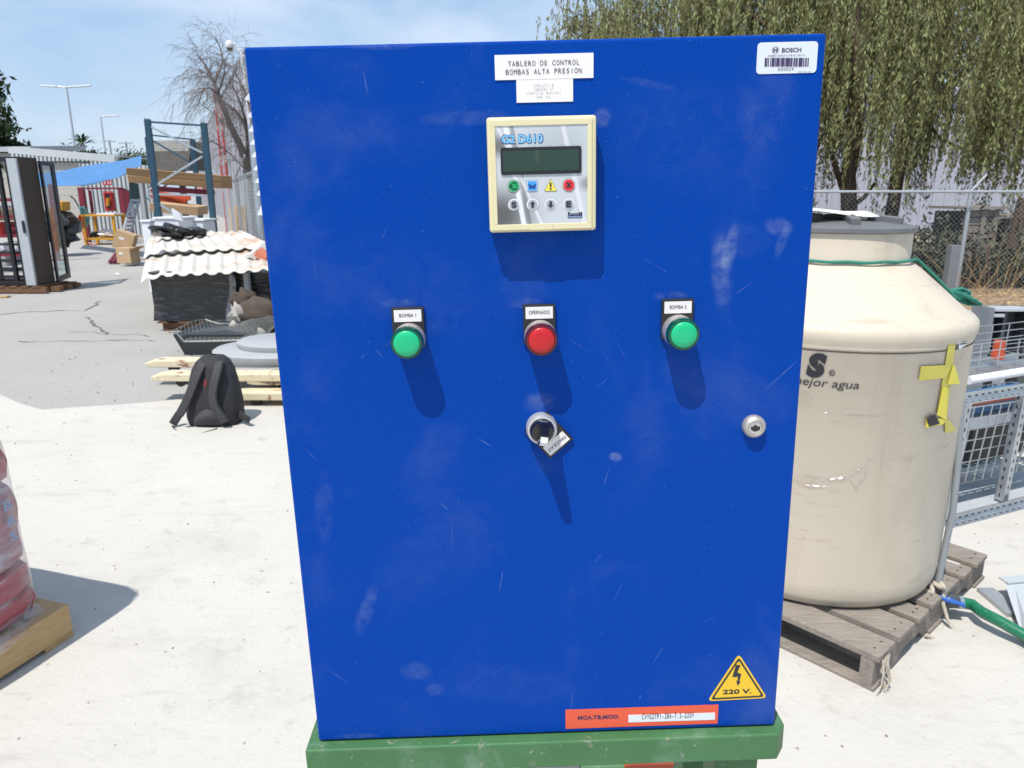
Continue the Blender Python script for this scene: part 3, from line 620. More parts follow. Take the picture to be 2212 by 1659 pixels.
# ================================================================== LEFT FOREGROUND: wrapped pallet load
C0 = gr(160, 1375); d1 = (gr(0, 1480) - C0).normalized(); d2 = Vector((d1.y, -d1.x, 0)).normalized()
if d2.x > 0: d2 = -d2
def lp(a, b_, z): return C0 + d1 * a + d2 * b_ + Vector((0, 0, z))
pal = thing('wooden_pallet', 'yellowish new wooden pallet under the shrink-wrapped red sacks, bottom left', 'pallet', lp(.5, .5, 0), 'wooden pallets')
def slab(a0, b0, z0, a1, b1, z1, fn): return MB().add([fn(a, b_, c_) for a in (a0, a1) for b_ in (b0, b1) for c_ in (z0, z1)], [(0, 1, 3, 2), (4, 6, 7, 5), (0, 4, 5, 1), (2, 3, 7, 6), (0, 2, 6, 4), (1, 5, 7, 3)])
for b_ in (0, .46, .92): part('stringer', slab(0, b_, .022, 1.05, b_ + .045, .140 if b_ == 0 else .118, lp), M_woodn, pal, bevel=.003)
for i in range(6): part('deck_board', slab(.19 * i, .046, .1185, .19 * i + .12, .98, .140, lp), M_woodn, pal, bevel=.002)
for i in range(3): part('bottom_board', slab(.46 * i, 0, 0.001, .46 * i + .12, .98, .0215, lp), M_woodn, pal, bevel=.002)
cen = lp(.425, .485, 0)
def blob(c, hx, hy, z0, z1, n=4.0, seed=0, lump=.02, taper=0.0, nu=40, nv=14):
    r = random.Random(seed); ph = [r.uniform(0, 6) for _ in range(6)]
    def fn(i, j):
        a = 2 * math.pi * i; t = j; prof = 1 - abs(2 * t - 1) ** 10 * .06
        ca, sa = math.cos(a), math.sin(a); k = (abs(ca) ** n + abs(sa) ** n) ** (-1 / n)
        k *= prof * (1 - taper * t) * (1 + lump * (math.sin(3 * a + ph[0] + 5 * t) + math.sin(7 * a + ph[1] - 9 * t) * .6 + math.sin(11 * t + ph[2])))
        return c + d1 * (ca * k * hx) + d2 * (sa * k * hy) + Vector((0, 0, z0 + (z1 - z0) * t))
    mb = MB().grid(fn, nu, nv); o = len(mb.v); mb.f.append(tuple(range(nv * (nu + 1), nv * (nu + 1) + nu))); return mb
load = thing('wrapped_load', 'red and white sacks bound in clear stretch film on the left pallet', 'pallet load', lp(.5, .5, .14))
for k, (z0, z1, m_) in enumerate(((.141, .24, M_sackr), (.235, .345, M_sackr), (.34, .665, M_sackw), (.66, .82, M_sackr))):
    s_ = part('sack', blob(cen, .398 - .003 * k, .431 - .003 * k, z0, z1, 8, k, .006), m_, load, smooth=60, label='white sack with blue print' if m_ is M_sackw else None)
    if m_ is M_sackw:
        pass
film = blob(cen, .402, .436, .142, .845, 8, 9, .004, .02, 60, 24)
part('stretch_film', film, M_filmc, load, smooth=60)
sk = MB()
def skirt(i, j):
    a = 2 * math.pi * i; ca, sa = math.cos(a), math.sin(a); k = (abs(ca) ** 6 + abs(sa) ** 6) ** (-1 / 6)
    hx, hy = .403 + (.53 - .403) * j, .437 + (.505 - .437) * j
    z = .175 - .030 * min(1, j * 1.25) - max(0, j - .8) * .12 + .006 * math.sin(23 * a)
    return lp(.425 + .10 * min(1, j * 2), .485, z) + d1 * ca * k * hx + d2 * sa * k * hy
part('film_skirt', MB().grid(skirt, 72, 10), M_filmc, load, smooth=60)
# blue printed marks on the right-hand face of the sacks
M_pale = mat('pale_blue_print', (.20, .34, .56), .5)
for k, ch in enumerate('B8S'):
    gv, gf = fit(ch, .026, .034); part('blue_mark', MB().add([lp(.125 - a, .0495, .59 - .058 * k + b_) for a, b_ in gv], gf), M_pale, load)

# ================================================================== LEFT MIDDLE
# backpack
bp = thing('backpack', 'black backpack standing on the concrete with its shoulder straps facing the camera', 'backpack', (-2.2, 5.3, 0))
B0 = gr(450, 925); YB = B0.y
def bpt(u, v, dy=0): return at(u, v, YB + dy)
prof = [(0, .185, .115), (.06, .20, .135), (.16, .195, .14), (.28, .175, .13), (.40, .145, .115), (.46, .115, .095), (.495, .075, .06), (.505, .02, .02)]
mb = MB(); n = 36
lean = .10
for z, hx, hy in prof:
    for k in range(n):
        a = 2 * math.pi * k / n; ca, sa = math.cos(a), math.sin(a); q = (abs(ca) ** 3 + abs(sa) ** 3) ** (-1 / 3)
        mb.v.append(Vector((B0.x + .005 + .02 * z + ca * q * hx * (1 + .02 * math.sin(9 * z + 3 * a)), YB + .13 + lean * z + sa * q * hy, z + .006)))
for i in range(len(prof) - 1):
    for k in range(n): k2 = (k + 1) % n; mb.f.append((i * n + k, i * n + k2, (i + 1) * n + k2, (i + 1) * n + k))
part('pack_body', mb, M_cloth, bp, smooth=60)
def ribbon(px, wd, th=.016, dy=0):
    P = [bpt(u, v, dy + d) for u, v, d in px]; mb = MB(); vs = []
    for i, p in enumerate(P):
        t = (P[min(i + 1, len(P) - 1)] - P[max(i - 1, 0)]).normalized(); s_ = Vector((t.z, 0, -t.x)).normalized() * wd / 2; f = Vector((0, -th, 0))
        vs += [p - s_, p - s_ * .8 + f, p + s_ * .8 + f, p + s_]
    m_ = len(P); mb.add(vs, [(4 * i + a, 4 * i + (a + 1) % 4, 4 * i + 4 + (a + 1) % 4, 4 * i + 4 + a) for i in range(m_ - 1) for a in range(4)]); return mb
part('shoulder_strap', ribbon([(440, 782, .10), (430, 800, .04), (421, 822, .015), (410, 850, .0), (399, 875, -.015), (388, 895, -.02)], .062), M_strap, bp, smooth=50)
part('shoulder_strap', ribbon([(474, 780, .10), (470, 800, .03), (463, 825, .0), (459, 850, -.015), (462, 875, -.025), (474, 893, -.02), (486, 912, -.01)], .062), M_strap, bp, smooth=50)
part('waist_belt', ribbon([(500, 880, .12), (515, 892, .10), (530, 902, .06), (540, 908, .03)], .05), M_cloth, bp, smooth=50)
part('waist_belt', ribbon([(388, 893, .06), (380, 905, .03), (374, 915, .02)], .06), M_cloth, bp, smooth=50)
part('lumbar_pad', MB().grid(lambda i, j: bpt(418 + 60 * i, 918 - 34 * j * math.sin(math.pi * (.12 + .76 * i)), .0 - .035 * math.sin(math.pi * i) * math.sin(math.pi * j)), 14, 8), M_strap, bp, smooth=60)
part('top_handle', MB().tube([bpt(438, 786, .12), bpt(442, 774, .14), bpt(456, 769, .15), bpt(470, 773, .15), bpt(474, 784, .13)], .012, 8), M_cloth, bp, smooth=50)
part('webbing', ribbon([(374, 916, .01), (372, 921, -.03), (378, 923, -.06)], .018, .004), M_cloth, bp)
part('webbing', ribbon([(470, 927, -.03), (445, 935, -.10), (420, 943, -.16)], .02, .004), M_cloth, bp)
part('red_tag', MB().prism([bpt(u, v, .0) for u, v in ((447, 821), (442, 820), (441, 835), (446, 836))], (0, -.008, 0)), mat('dull_red_tag', (.20, .02, .025), .6), bp)

# two stacked pallet trucks
def truck(name, lab, zf, xts, x1, yn, yf):
    t = thing(name, lab, 'pallet truck', (x1, (yn + yf) / 2, 0), 'stacked pallet trucks')
    for y, xt in ((yn, xts[0]), (yf, xts[1])):
        mb = MB(); w_, h_ = .085, .062
        P = [(xt, zf + .012), (xt + .05, zf), (x1, zf), (x1, zf + h_), (xt + .10, zf + h_), (xt, zf + .04)]
        mb.prism([(a, y - w_, b_) for a, b_ in P], (0, 2 * w_, 0)); fk = part('fork', mb, M_jack, t, bevel=.008)
        part('load_wheel', MB().tube([(xt + .22, y - .045, .002 + max(0, zf - .055) + .038), (xt + .22, y + .045, .002 + max(0, zf - .055) + .038)], .038, 16), M_rub, t, smooth=40)
    part('pump_head', MB().bb((x1, yn - .12, zf), (x1 + .16, yf + .12, zf + .16)), M_jack, t, bevel=.01)
    part('pump_cylinder', MB().tube([(x1 + .22, (yn + yf) / 2, zf), (x1 + .22, (yn + yf) / 2, zf + .26)], .05, 16), M_jack, t, smooth=40)
    for y in (-.07, .07): part('steer_wheel', MB().tube([(x1 + .24, (yn + yf) / 2 + y - .02, max(.085, zf - .02)), (x1 + .24, (yn + yf) / 2 + y + .02, max(.085, zf - .02))], .082, 18), M_rub, t, smooth=40)
    part('draw_bar', MB().bar((x1 + .24, (yn + yf) / 2, zf + .24), (x1 + .95, (yn + yf) / 2, zf + .32), .035, .035), M_jack, t)
pA = at(322, 787, 6.35); pB = at(600, 790, 6.35)
truck('pallet_truck', 'upper cream pallet truck with rusty paint, its forks on top of the other truck', .175, (at(335, 805, 5.86).x, pA.x), pB.x + .25, 5.86, 6.36)
pA = at(500, 858, 5.75)
truck('pallet_truck', 'lower cream pallet truck beneath, its chipped fork just above the concrete', .055, (pA.x, pA.x), pB.x + .40, 5.72, 6.20)

# black wrapped crates under corrugated sheets
c00 = gr(340, 722); YW = 9.0
cr = thing('wrapped_crate', 'crate wrapped in glossy black stretch film under the corrugated sheets', 'crate', (c00.x + .6, YW + .8, 0))
xa, xb = at(327, 650, YW).x, at(506, 650, YW).x
zt_ = at(400, 588, YW).z
def wr(x0, x1, y0, y1, z0, z1, seed, nu=34, nv=14, amp=.015):
    r = random.Random(seed); q = [r.uniform(0, 6.28) for _ in range(8)]
    def fn(i, j):
        a = i * 4; k = int(a) % 4; f = a - int(a); e_ = [(x0, y0), (x1, y0), (x1, y1), (x0, y1), (x0, y0)]
        p, s_ = e_[k], e_[k + 1]; x = p[0] + (s_[0] - p[0]) * f; y = p[1] + (s_[1] - p[1]) * f
        b_ = amp * .5 * (math.sin(17 * i * 2 + 5 * j + q[0]) * .5 + math.sin(9 * j + q[1] + 6 * i) * .8 + .3 * math.sin(40 * i + 13 * j))
        cx_, cy_ = (x0 + x1) / 2, (y0 + y1) / 2; tt = 1 + b_ - .03 * math.sin(math.pi * j)
        return Vector((cx_ + (x - cx_) * tt, cy_ + (y - cy_) * tt, z0 + (z1 - z0) * j))
    mb = MB().grid(fn, nu * 4 // 4 * 4, nv); n1 = nu * 4 // 4 * 4 + 1; mb.f.append(tuple(range(nv * n1, nv * n1 + n1 - 1))); return mb
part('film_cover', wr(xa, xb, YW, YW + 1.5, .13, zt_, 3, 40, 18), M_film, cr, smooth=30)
part('strap_film', MB().grid(lambda i, j: at(492 + 14 * i + 4 * math.sin(6 * j), 592 + 112 * j, YW - .05 - .02 * math.sin(9 * j)), 3, 12), M_filmt, cr, smooth=60)
wp = thing('pallet', 'dark pallet beneath the black wrapped crate', 'pallet', (c00.x + .6, YW + .7, 0), 'wooden pallets')
for i in range(3): part('stringer', MB().bb((xa + .08, YW + .05 + .6 * i, .02), (xb + .4, YW + .13 + .6 * i, .10)), M_woodb, wp)
for i in range(6): part('deck_board', MB().bb((xa + .05 + .26 * i, YW - .02, .101), (xa + .19 + .26 * i, YW + 1.4, .122)), M_woodb, wp)
for i in range(3): part('bottom_board', MB().bb((xa + .12 + .56 * i, YW, .001), (xa + .26 + .56 * i, YW + 1.38, .019)), M_woodb, wp)
c2 = thing('wrapped_crate', 'second dark wrapped crate behind the dirty sacks, edge of the corrugated roof above', 'crate', (at(540, 650, 9.1).x, 9.6, 0))
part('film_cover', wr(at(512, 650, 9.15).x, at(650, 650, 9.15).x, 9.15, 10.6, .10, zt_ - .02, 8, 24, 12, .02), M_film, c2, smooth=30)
part('post', MB().bb((at(531, 640, 9.05).x, 9.02, .0), (at(541, 640, 9.05).x, 9.1, zt_ - .01)), M_grey, c2)
# corrugated sheets
def corr(name, lab, fl, fr, br2, bl2, waves, amp, drop, seed):
    r = random.Random(seed)
    def fn(i, j):
        p = fl.lerp(fr, i).lerp(bl2.lerp(br2, i), j); ph = (i * waves) % 1.0
        wv = max(0, 1 - abs(ph - .5) * 3.0) ; wv = min(1, wv * 1.25)
        z = p.z + amp * .50 * wv + .012 * math.sin(5 * i + 3 * j + seed) - drop * max(0, .16 - i) / .16 * (1 - .5 * j)
        return Vector((p.x, p.y, z))
    return solo(name, MB().grid(fn, int(waves * 14), 6), M_corr, lab, 'roofing sheet', 'corrugated sheets on the crates', smooth=25, solid=.008)
Yf = 8.75
corr('corrugated_sheet', 'front corrugated roofing sheet, nearer and lower of the two on the wrapped crate', at(303, 604, Yf), at(600, 582, Yf), at(590, 540, 10.7), at(316, 548, 10.7), 9.5, .055, .05, 1)
corr('corrugated_sheet', 'rear corrugated roofing sheet with orange rust stains, lapping over the front one', at(308, 545, 10.35), at(588, 537, 10.35), at(520, 500, 12.4), at(318, 508, 12.4), 9.5, .055, .10, 2)
solo('corrugated_scrap', MB().grid(lambda i, j: at(528 + 60 * i, 534 + 24 * j + 16 * i, 9.6) + Vector((0, .6 * (1 - j), .06 * abs(math.sin(9 * i)))), 14, 2), M_corr, 'salmon stained scrap of corrugated sheet at the right end of the crate roof', 'roofing sheet', solid=.006)
solo('red_roof_tile', MB().prism([at(u, v, 9.5) for u, v in ((574, 556), (552, 542), (549, 553), (574, 570))], (0, .25, .03)), mat('salmon_tile', (.52, .17, .10), .8), 'salmon red slab lying on the corrugated sheets beside the blue panel', 'slab')
# dark grey bin with a roll of wire mesh over it
bn = thing('plastic_bin', 'dark grey plastic bin behind the pallet truck forks', 'bin', (at(440, 770, 7.6).x, 7.8, 0))
xl, xr = at(380, 740, 7.6).x, at(530, 740, 7.6).x
mb = MB(); P0 = [(xl + .08, 7.6), (xr - .05, 7.6), (xr - .05, 8.3), (xl + .08, 8.3)]; P1 = [(xl, 7.55), (xr, 7.55), (xr, 8.4), (xl, 8.4)]
mb.add([(x, y, .002) for x, y in P0] + [(x, y, .23) for x, y in P1], [(3, 2, 1, 0), (0, 1, 5, 4), (1, 2, 6, 5), (2, 3, 7, 6), (3, 0, 4, 7), (4, 5, 6, 7)])
part('shell', mb, mat('charcoal_plastic', (.035, .04, .044), .5, var=.15), bn)
wm = MB(); rr_ = random.Random(4)
def mpt(i, j): x = xl - .02 + (xr - xl + .25) * i + .08 * j; return Vector((x, 7.50 + .75 * j - .05 * math.sin(3 * i), .245 + .05 * math.sin(7 * i + 3 * j) * j + .02 - .10 * (1 - j) ** 2 * (i > .1) + .03 * i))
for k in range(20):
    for sg in (0, 1):
        pts = [mpt(min(1, max(0, (k / 20 + (q / 8 if sg else -q / 8) * .5))), q / 8) for q in range(9)]; wm.tube(pts, .0030, 3, False)
for q in (0, 1): wm.tube([mpt(i / 12, q) for i in range(13)], .010, 4, False)
solo('wire_mesh', wm, M_meshw, 'crumpled sheet of grey wire mesh draped over the dark bin', 'wire mesh')
# dirty sacks and rags
def lumpy(c, r, seed, sq=(1, 1, 1), amp=.14, nu=26, nv=14):
    q = random.Random(seed); P = [(q.uniform(1, 5), q.uniform(1, 5), q.uniform(0, 6.28)) for _ in range(5)]
    def fn(i, j):
        a, b_ = 2 * math.pi * i, math.pi * j; d = Vector((math.cos(a) * math.sin(b_), math.sin(a) * math.sin(b_), math.cos(b_)))
        k = 1 + amp * sum(math.sin(p[0] * d.x * 2 + p[1] * d.z * 2 + p[2] + d.y * 3) for p in P) / 2
        return Vector(c) + Vector((d.x * r * sq[0] * k, d.y * r * sq[1] * k, d.z * r * sq[2] * k))
    return MB().grid(fn, nu, nv)
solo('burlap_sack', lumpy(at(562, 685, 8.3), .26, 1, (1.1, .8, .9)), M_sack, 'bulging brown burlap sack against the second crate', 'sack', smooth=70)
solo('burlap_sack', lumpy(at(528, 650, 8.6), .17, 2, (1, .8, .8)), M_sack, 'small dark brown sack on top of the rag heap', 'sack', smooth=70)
solo('burlap_sack', lumpy(at(520, 712, 8.2), .15, 5, (1.1, .8, .6)), mat('dark_sackcloth', (.07, .055, .045), .9, var=.3, bump=.5, bscale=20), 'low dark sack at the foot of the rag heap', 'sack', smooth=70)
solo('rag', lumpy(at(512, 690, 8.15), .15, 3, (.5, .5, 1.2), .3), M_rag, 'pale crumpled rag hanging beside the brown sack', 'rag', smooth=50)
solo('rag', lumpy(at(535, 722, 8.0), .14, 6, (1.2, .6, .5), .3), M_rag, 'whitish crumpled cloth under the brown sack', 'rag', smooth=50)
# grey oval lids on the trucks
def lid(u, v, Y, rx, ry, h_, lab):
    c = at(u, v, Y); n_ = 40; mb = MB()
    for z, k in ((0, .97), (h_ * .35, 1), (h_ * .8, 1), (h_, .94)): mb.v += [Vector((c.x + rx * k * math.cos(2 * math.pi * i / n_), c.y + ry * k * math.sin(2 * math.pi * i / n_), c.z + z)) for i in range(n_)]
    for i in range(3): mb.f += [(i * n_ + k, i * n_ + (k + 1) % n_, (i + 1) * n_ + (k + 1) % n_, (i + 1) * n_ + k) for k in range(n_)]
    mb.f += [tuple(range(n_ - 1, -1, -1)), tuple(range(3 * n_, 4 * n_))]
    return solo('plastic_disc', mb, M_grey, lab, 'lid', 'grey lids on the pallet trucks', smooth=40)
lid(600, 772, 6.45, .56, .42, .10, 'lower and larger grey plastic lid lying on the pallet trucks'); lid(612, 748, 6.5, .40, .34, .07, 'upper smaller grey lid stacked on the larger one')

# server cabinet with open glass door on a pallet
YC = 12.55
sc = thing('server_cabinet', 'tall black equipment cabinet with a brown side and its glass door standing open', 'cabinet', (at(40, 620, YC).x, YC + .4, 0))
p0 = at(78, 620, YC); zb, ztp = .14, at(40, 342, YC).z
X1 = p0.x; X0 = X1 - .95
def post(x0, x1, y0, y1, z0, z1, m_, nm): return part(nm, MB().bb((x0, y0, z0), (x1, y1, z1)), m_, sc, bevel=.004)
post(X1 - .16, X1, YC, YC + .05, zb, ztp, M_lgrey, 'front_post')
post(X1 - .185, X1 - .162, YC - .01, YC + .05, zb, ztp, M_blackm, 'post_edge')
hd = part('latch', MB().bb((X1 - .055, YC - .025, 1.02), (X1 - .02, YC - .001, 1.22)), M_blackm, sc, bevel=.004)
post(X1 - .42, X1 - .36, YC + .10, YC + .16, zb, ztp - .03, M_blackm, 'inner_rail'); post(X1 - .29, X1 - .26, YC + .45, YC + .50, zb, ztp - .03, M_blackm, 'inner_rail')
post(X0, X0 + .06, YC, YC + .06, zb, ztp, M_blackm, 'corner_post'); post(X0, X0 + .06, YC + .50, YC + .549, zb, ztp, M_blackm, 'corner_post')
post(X0, X1, YC + .051, YC + .55, ztp - .04, ztp + .03, M_blackm, 'roof'); post(X0, X1, YC + .051, YC + .55, zb, zb + .06, M_blackm, 'floor')
part('side_panel', MB().bb((X1 - .02, YC + .052, zb), (X1 + .005, YC + .55, ztp + .031)), M_brown, sc, bevel=.003)
for k in range(5): post(X0 + .062, X1 - .19, YC + .2, YC + .5, zb + .1 + .14 * k, zb + .125 + .14 * k, M_blackm, 'shelf')
dr0 = Vector((X1 + .01, YC + .56, 0)); dr1 = at(149, 598, YC + 1.35); dz0, dz1 = at(149, 599, YC + 1.35).z, ztp - .02
dd_ = Vector((dr1.x - dr0.x, dr1.y - dr0.y, 0)); dv = lambda a, z, t=0: dr0 + dd_ * a + Vector((t, 0, z))
gd = MB()
for a0, a1, z0, z1 in ((0, .11, dz0, dz1), (.80, 1, dz0, dz1), (.11, .80, dz0, dz0 + .09), (.11, .80, dz1 - .06, dz1)):
    gd.prism([dv(a0, z0), dv(a1, z0), dv(a1, z1), dv(a0, z1)], (.04, 0, 0))
gdo = part('glass_door', gd, M_blackm, sc); part('pane', MB().prism([dv(.105, dz0 + .085, .018), dv(.805, dz0 + .085, .018), dv(.805, dz1 - .055, .018), dv(.105, dz1 - .055, .018)], (.005, 0, 0)), M_glass, gdo)
cp_ = thing('pallet', 'brown wooden pallet under the tall black cabinet', 'pallet', (X1 - .4, YC + .4, 0), 'wooden pallets')
for i in range(3): part('stringer', MB().bb((X0 - .1, YC - .03 + .42 * i, .02), (X1 + .18, YC + .06 + .42 * i, .11)), M_woodb, cp_)
for i in range(6): part('deck_board', MB().bb((X0 - .1 + .2 * i, YC - .04, .111), (X0 + .03 + .2 * i, YC + .8, .131)), M_woodb, cp_)
for i in range(3): part('block', MB().bb((X1 + .10, YC + .20 + .26 * i, .021), (X1 + .28, YC + .32 + .26 * i, .10)), M_woodb, cp_)
solo('plank', MB().bb((at(0, 634, 12.2).x - .8, 12.0, .0045), (at(30, 634, 12.2).x, 12.12, .03)), M_woodn, 'loose yellow plank on the asphalt in front of the black cabinet', 'plank')
# clutter behind the cabinet
ck = thing('maroon_rack', 'maroon steel frame with shelves seen through the open cabinet, far left', 'steel frame', (at(20, 540, 16).x, 16.4, 0), 'maroon steel frames')
for u in (-20, 14, 44): part('upright', MB().bb((at(u, 500, 16).x, 16, 0), (at(u, 500, 16).x + .07, 16.07, 1.75)), M_maroon, ck)
for z in (.35, .75, 1.15, 1.5): part('beam', MB().bb((at(-20, 500, 16).x + .071, 16.01, z), (at(44, 500, 16).x - .001, 16.06, z + .07)), M_maroon, ck)
for i, (u, z, s_, m_) in enumerate(((5, .9, .4, M_redp), (28, .5, .34, M_wbox), (0, .3, .45, M_grey), (24, 1.22, .3, M_cardl), (36, .85, .25, M_maroon), (8, 1.3, .3, M_lgrey))):
    x = at(u, 500, 16.4).x; solo('box', MB().bb((x - s_ / 2, 16.2, z - s_ * .4), (x + s_ / 2, 16.7, z + s_ * .4)), m_, ('red carton low on the maroon frame behind the cabinet', 'white carton seen between the cabinet rails', 'grey carton at the bottom left behind the cabinet', 'small tan carton high behind the cabinet', 'maroon carton beside the grey cabinet post', 'pale grey carton at the top left behind the cabinet')[i], 'box', bevel=.01)
rp = thing('steel_post', 'maroon steel post standing behind the glass door', 'post', (at(118, 540, 19).x, 19, 0))
part('shaft', MB().bar(at(110, 398, 19), Vector((at(124, 560, 19).x, 19, 0)), .10, .10), M_maroon, rp); part('foot', MB().bb((at(124, 560, 19).x - .15, 18.9, .001), (at(124, 560, 19).x + .15, 19.2, .03)), M_maroon, rp)
solo('yellow_crate', MB().prism([at(u, v, 20.5) for u, v in ((134, 436), (114, 434), (114, 452), (134, 456))], (0, .4, 0)), M_ylw, 'yellow crate hanging behind the glass door', 'crate', bevel=.02)
for k in range(5):
    solo('scrap_part', lumpy(at(116 + 6 * k, 478 + 14 * (k % 3), 20.3 + .15 * k), (.34 + .05 * (k % 3)) * (1 if k != 1 else .6), 20 + k, (1, 1, .8), .25, 12, 8), (M_dgrey, M_sack, M_blackm, M_ylw)[(k * 3) % 4 if k != 7 else 3], ('dark grey scrap lump at the left of the heap behind the glass door', 'yellow scrap piece in the heap behind the glass door', 'black scrap lump in the middle of the heap behind the glass door', 'brown scrap lump right of the black one behind the glass door', 'dark grey scrap lump at the right end of the heap behind the glass door')[k], 'scrap', 'scrap heap behind the glass door', smooth=40)

# yellow work table
yt = thing('work_table', 'yellow steel work table with a lower shelf in front of the maroon frame', 'table', (at(214, 525, 25).x, 25.4, 0))
xl, xr = at(179, 500, 25).x, at(250, 500, 25).x; ztab = at(215, 464, 25).z
for x in (xl, xr - .09):
    for y in (25, 25.7): part('leg', MB().bb((x, y, 0), (x + .08, y + .08, ztab - .05)), M_ylw, yt)
part('table_top', MB().bb((xl - .04, 24.95, ztab - .05), (xr + .04, 25.85, ztab)), M_ylw, yt); part('shelf', MB().bb((xl + .08, 25.0, .17), (xr - .1, 25.75, .23)), M_ylw, yt)
solo('tray', MB().bb((xl + .5, 25.05, ztab + .001), (xr - .02, 25.7, ztab + .05)), M_wbox, 'pale tray lying on the yellow work table', 'tray')
solo('white_bundle', lumpy((xl + .65, 25.4, .37), .32, 8, (1.2, .7, .42)), M_wbox, 'crumpled white sheet on the lower shelf of the yellow table', 'sheet', smooth=50)
solo('black_bundle', lumpy((xl + .22, 25.3, .33), .16, 9, (1, .8, .6)), M_blackm, 'small black bundle on the lower shelf of the yellow table', 'bundle', smooth=50)
solo('orange_cover', MB().grid(lambda i, j: at(171 + 9 * i - 3 * math.sin(3 * j), 464 + 30 * j * (.6 + .4 * i), 24.9) + Vector((0, .12 * math.sin(3 * i), 0)), 6, 6), M_orange, 'orange cloth hanging at the left end of the yellow table', 'cloth', solid=.01)
solo('cable', MB().tube([at(179, 500, 24.9), at(182, 515, 24.8), gr(190, 526, .02), gr(205, 529, .02), gr(222, 526, .02)], .02, 6), M_orange, 'thin orange cable trailing from the yellow table to the ground', 'cable')
# maroon frame with extinguisher cabinets
mf = thing('maroon_rack', 'large maroon steel frame standing behind the yellow table', 'steel frame', (at(225, 520, 26.2).x, 26.5, 0), 'maroon steel frames')
Ym = 26.4
def pb(u0, v0, u1, v1, Y, dpt=.12): a, b_ = at(u0, v0, Y), at(u1, v1, Y); return MB().bb((a.x, Y, b_.z), (b_.x, Y + dpt, a.z))
part('upright', pb(178, 405, 184, 527, Ym), M_maroon, mf); part('upright', pb(264, 407, 270, 527, Ym), M_maroon, mf); part('top_rail', pb(184.2, 405, 263.8, 409, Ym), M_maroon, mf); part('lower_rail', pb(184.2, 461, 263.8, 467, Ym), M_maroon, mf)
part('upright', pb(275, 410, 280, 527, Ym + 1.2), M_maroon, mf); part('brace', MB().bar(at(267, 409, Ym + .1), at(277, 412, Ym + 1.2), .06, .06), M_maroon, mf)
part('panel', pb(190, 411, 200, 460, Ym + .3), M_maroon, mf)
fe = thing('extinguisher_cabinet', 'red fire extinguisher cabinet with a window on the corrugated wall', 'extinguisher cabinet', at(231, 440, Ym + .7))
part('case', pb(222, 416, 245, 456, Ym + .75, .2), M_redp, fe, bevel=.01); part('window', pb(227, 420, 240, 450, Ym + .744, .005), M_blackg, fe); part('extinguisher', MB().tube([at(233.5, 445, Ym + .70), at(233.5, 428, Ym + .70)], .06, 12), M_ylw, fe, smooth=40)
part('panel', pb(255, 416, 263, 452, Ym + .3), M_maroon, mf)
sg = thing('fire_sign', 'small red sign with white pictograms above the extinguisher cabinet', 'sign', at(231, 395, Ym + .7))
part('plate', pb(221, 389, 241, 400, Ym + .9, .02), M_redp, sg)
for u in (225, 232, 237): part('pictogram', pb(u, 391.5, u + 2.4, 398, Ym + .895, .004), M_kw, sg)
sg2 = solo('fire_sign', pb(222, 413.2, 243, 415.7, Ym + .7, .02), M_redp, 'thin red strip sign directly on top of the extinguisher cabinet', 'sign')
# white metal shed wall (ribbed), siding, blue tarp
sh = thing('metal_shed', 'white ribbed sheet metal shed behind the blue tarpaulin', 'shed', (at(170, 500, 30).x, 30, 0))
Ls = [at(20, 317, 31), at(248, 337, 29.5)]
def shp(a, z, t=0): p = Ls[0].lerp(Ls[1], a); return Vector((p.x, p.y - t, z))
ztop = lambda a: Ls[0].lerp(Ls[1], a).z
part('wall', MB().prism([shp(0, 0), shp(1.35, 0), shp(1.35, ztop(1.35) - .25), shp(0, ztop(0) - .25)], (0, .2, 0)), M_wsheet, sh)
for k in range(34):
    a = .02 + k * .0395
    part('rib', MB().prism([shp(a, .05, .002), shp(a + .022, .05, .002), shp(a + .022, ztop(a) - .26, .002), shp(a, ztop(a) - .26, .002)], (0, -.07, 0)), M_wsheet, sh)
part('fascia', MB().prism([shp(-.01, ztop(0) - .245, .06), shp(1.0, ztop(1) - .245, .06), shp(1.0, ztop(1), .06), shp(-.01, ztop(0), .06)], (0, .3, 0)), M_wsheet, sh)
part('roof', MB().prism([shp(-.01, ztop(0) - .02, -.25), shp(1.0, ztop(1) - .02, -.25), shp(1.0, ztop(1) + .01, -6), shp(-.01, ztop(0) + .01, -6)], (0, 0, .05)), M_wsheet, sh)
sd = thing('siding_wall', 'low wall of grey horizontal boards behind the glass door', 'wall', (at(150, 500, 27.5).x, 27.5, 0))
xa_, xb_ = at(92, 450, 27.5).x, at(182, 450, 27.5).x
for k in range(11): part('siding_board', MB().bb((xa_, 27.5 + .01 * (k % 2), .22 * k + .30), (xb_, 27.56 + .01 * (k % 2), .22 * k + .505)), M_siding, sd)
part('base', MB().bb((xa_, 27.3, 0), (xb_ + .8, 27.7, .295)), M_conc, sd)
part('coping', MB().bb((xa_, 27.4, 2.73), (xb_ + .3, 27.8, 2.80)), M_dgrey, sd)
solo('hose_reel', MB().grid(lambda i, j: at(171 + 12 * math.sin(math.pi * i) * (1 if j > .5 else .3), 446 + 52 * i, 25.8) + Vector((0, .3 * j, 0)), 12, 4), M_teal, 'teal curved sheet leaning by the siding wall', 'sheet', solid=.03, smooth=60)
solo('cable', MB().tube([at(153, 424, 26.5), at(162, 432, 26.4), at(172, 450, 26.3), at(182, 470, 26.2), gr(188, 512, .1)], .025, 6), M_blackm, 'dark cable drooping between the siding wall and the table', 'cable')
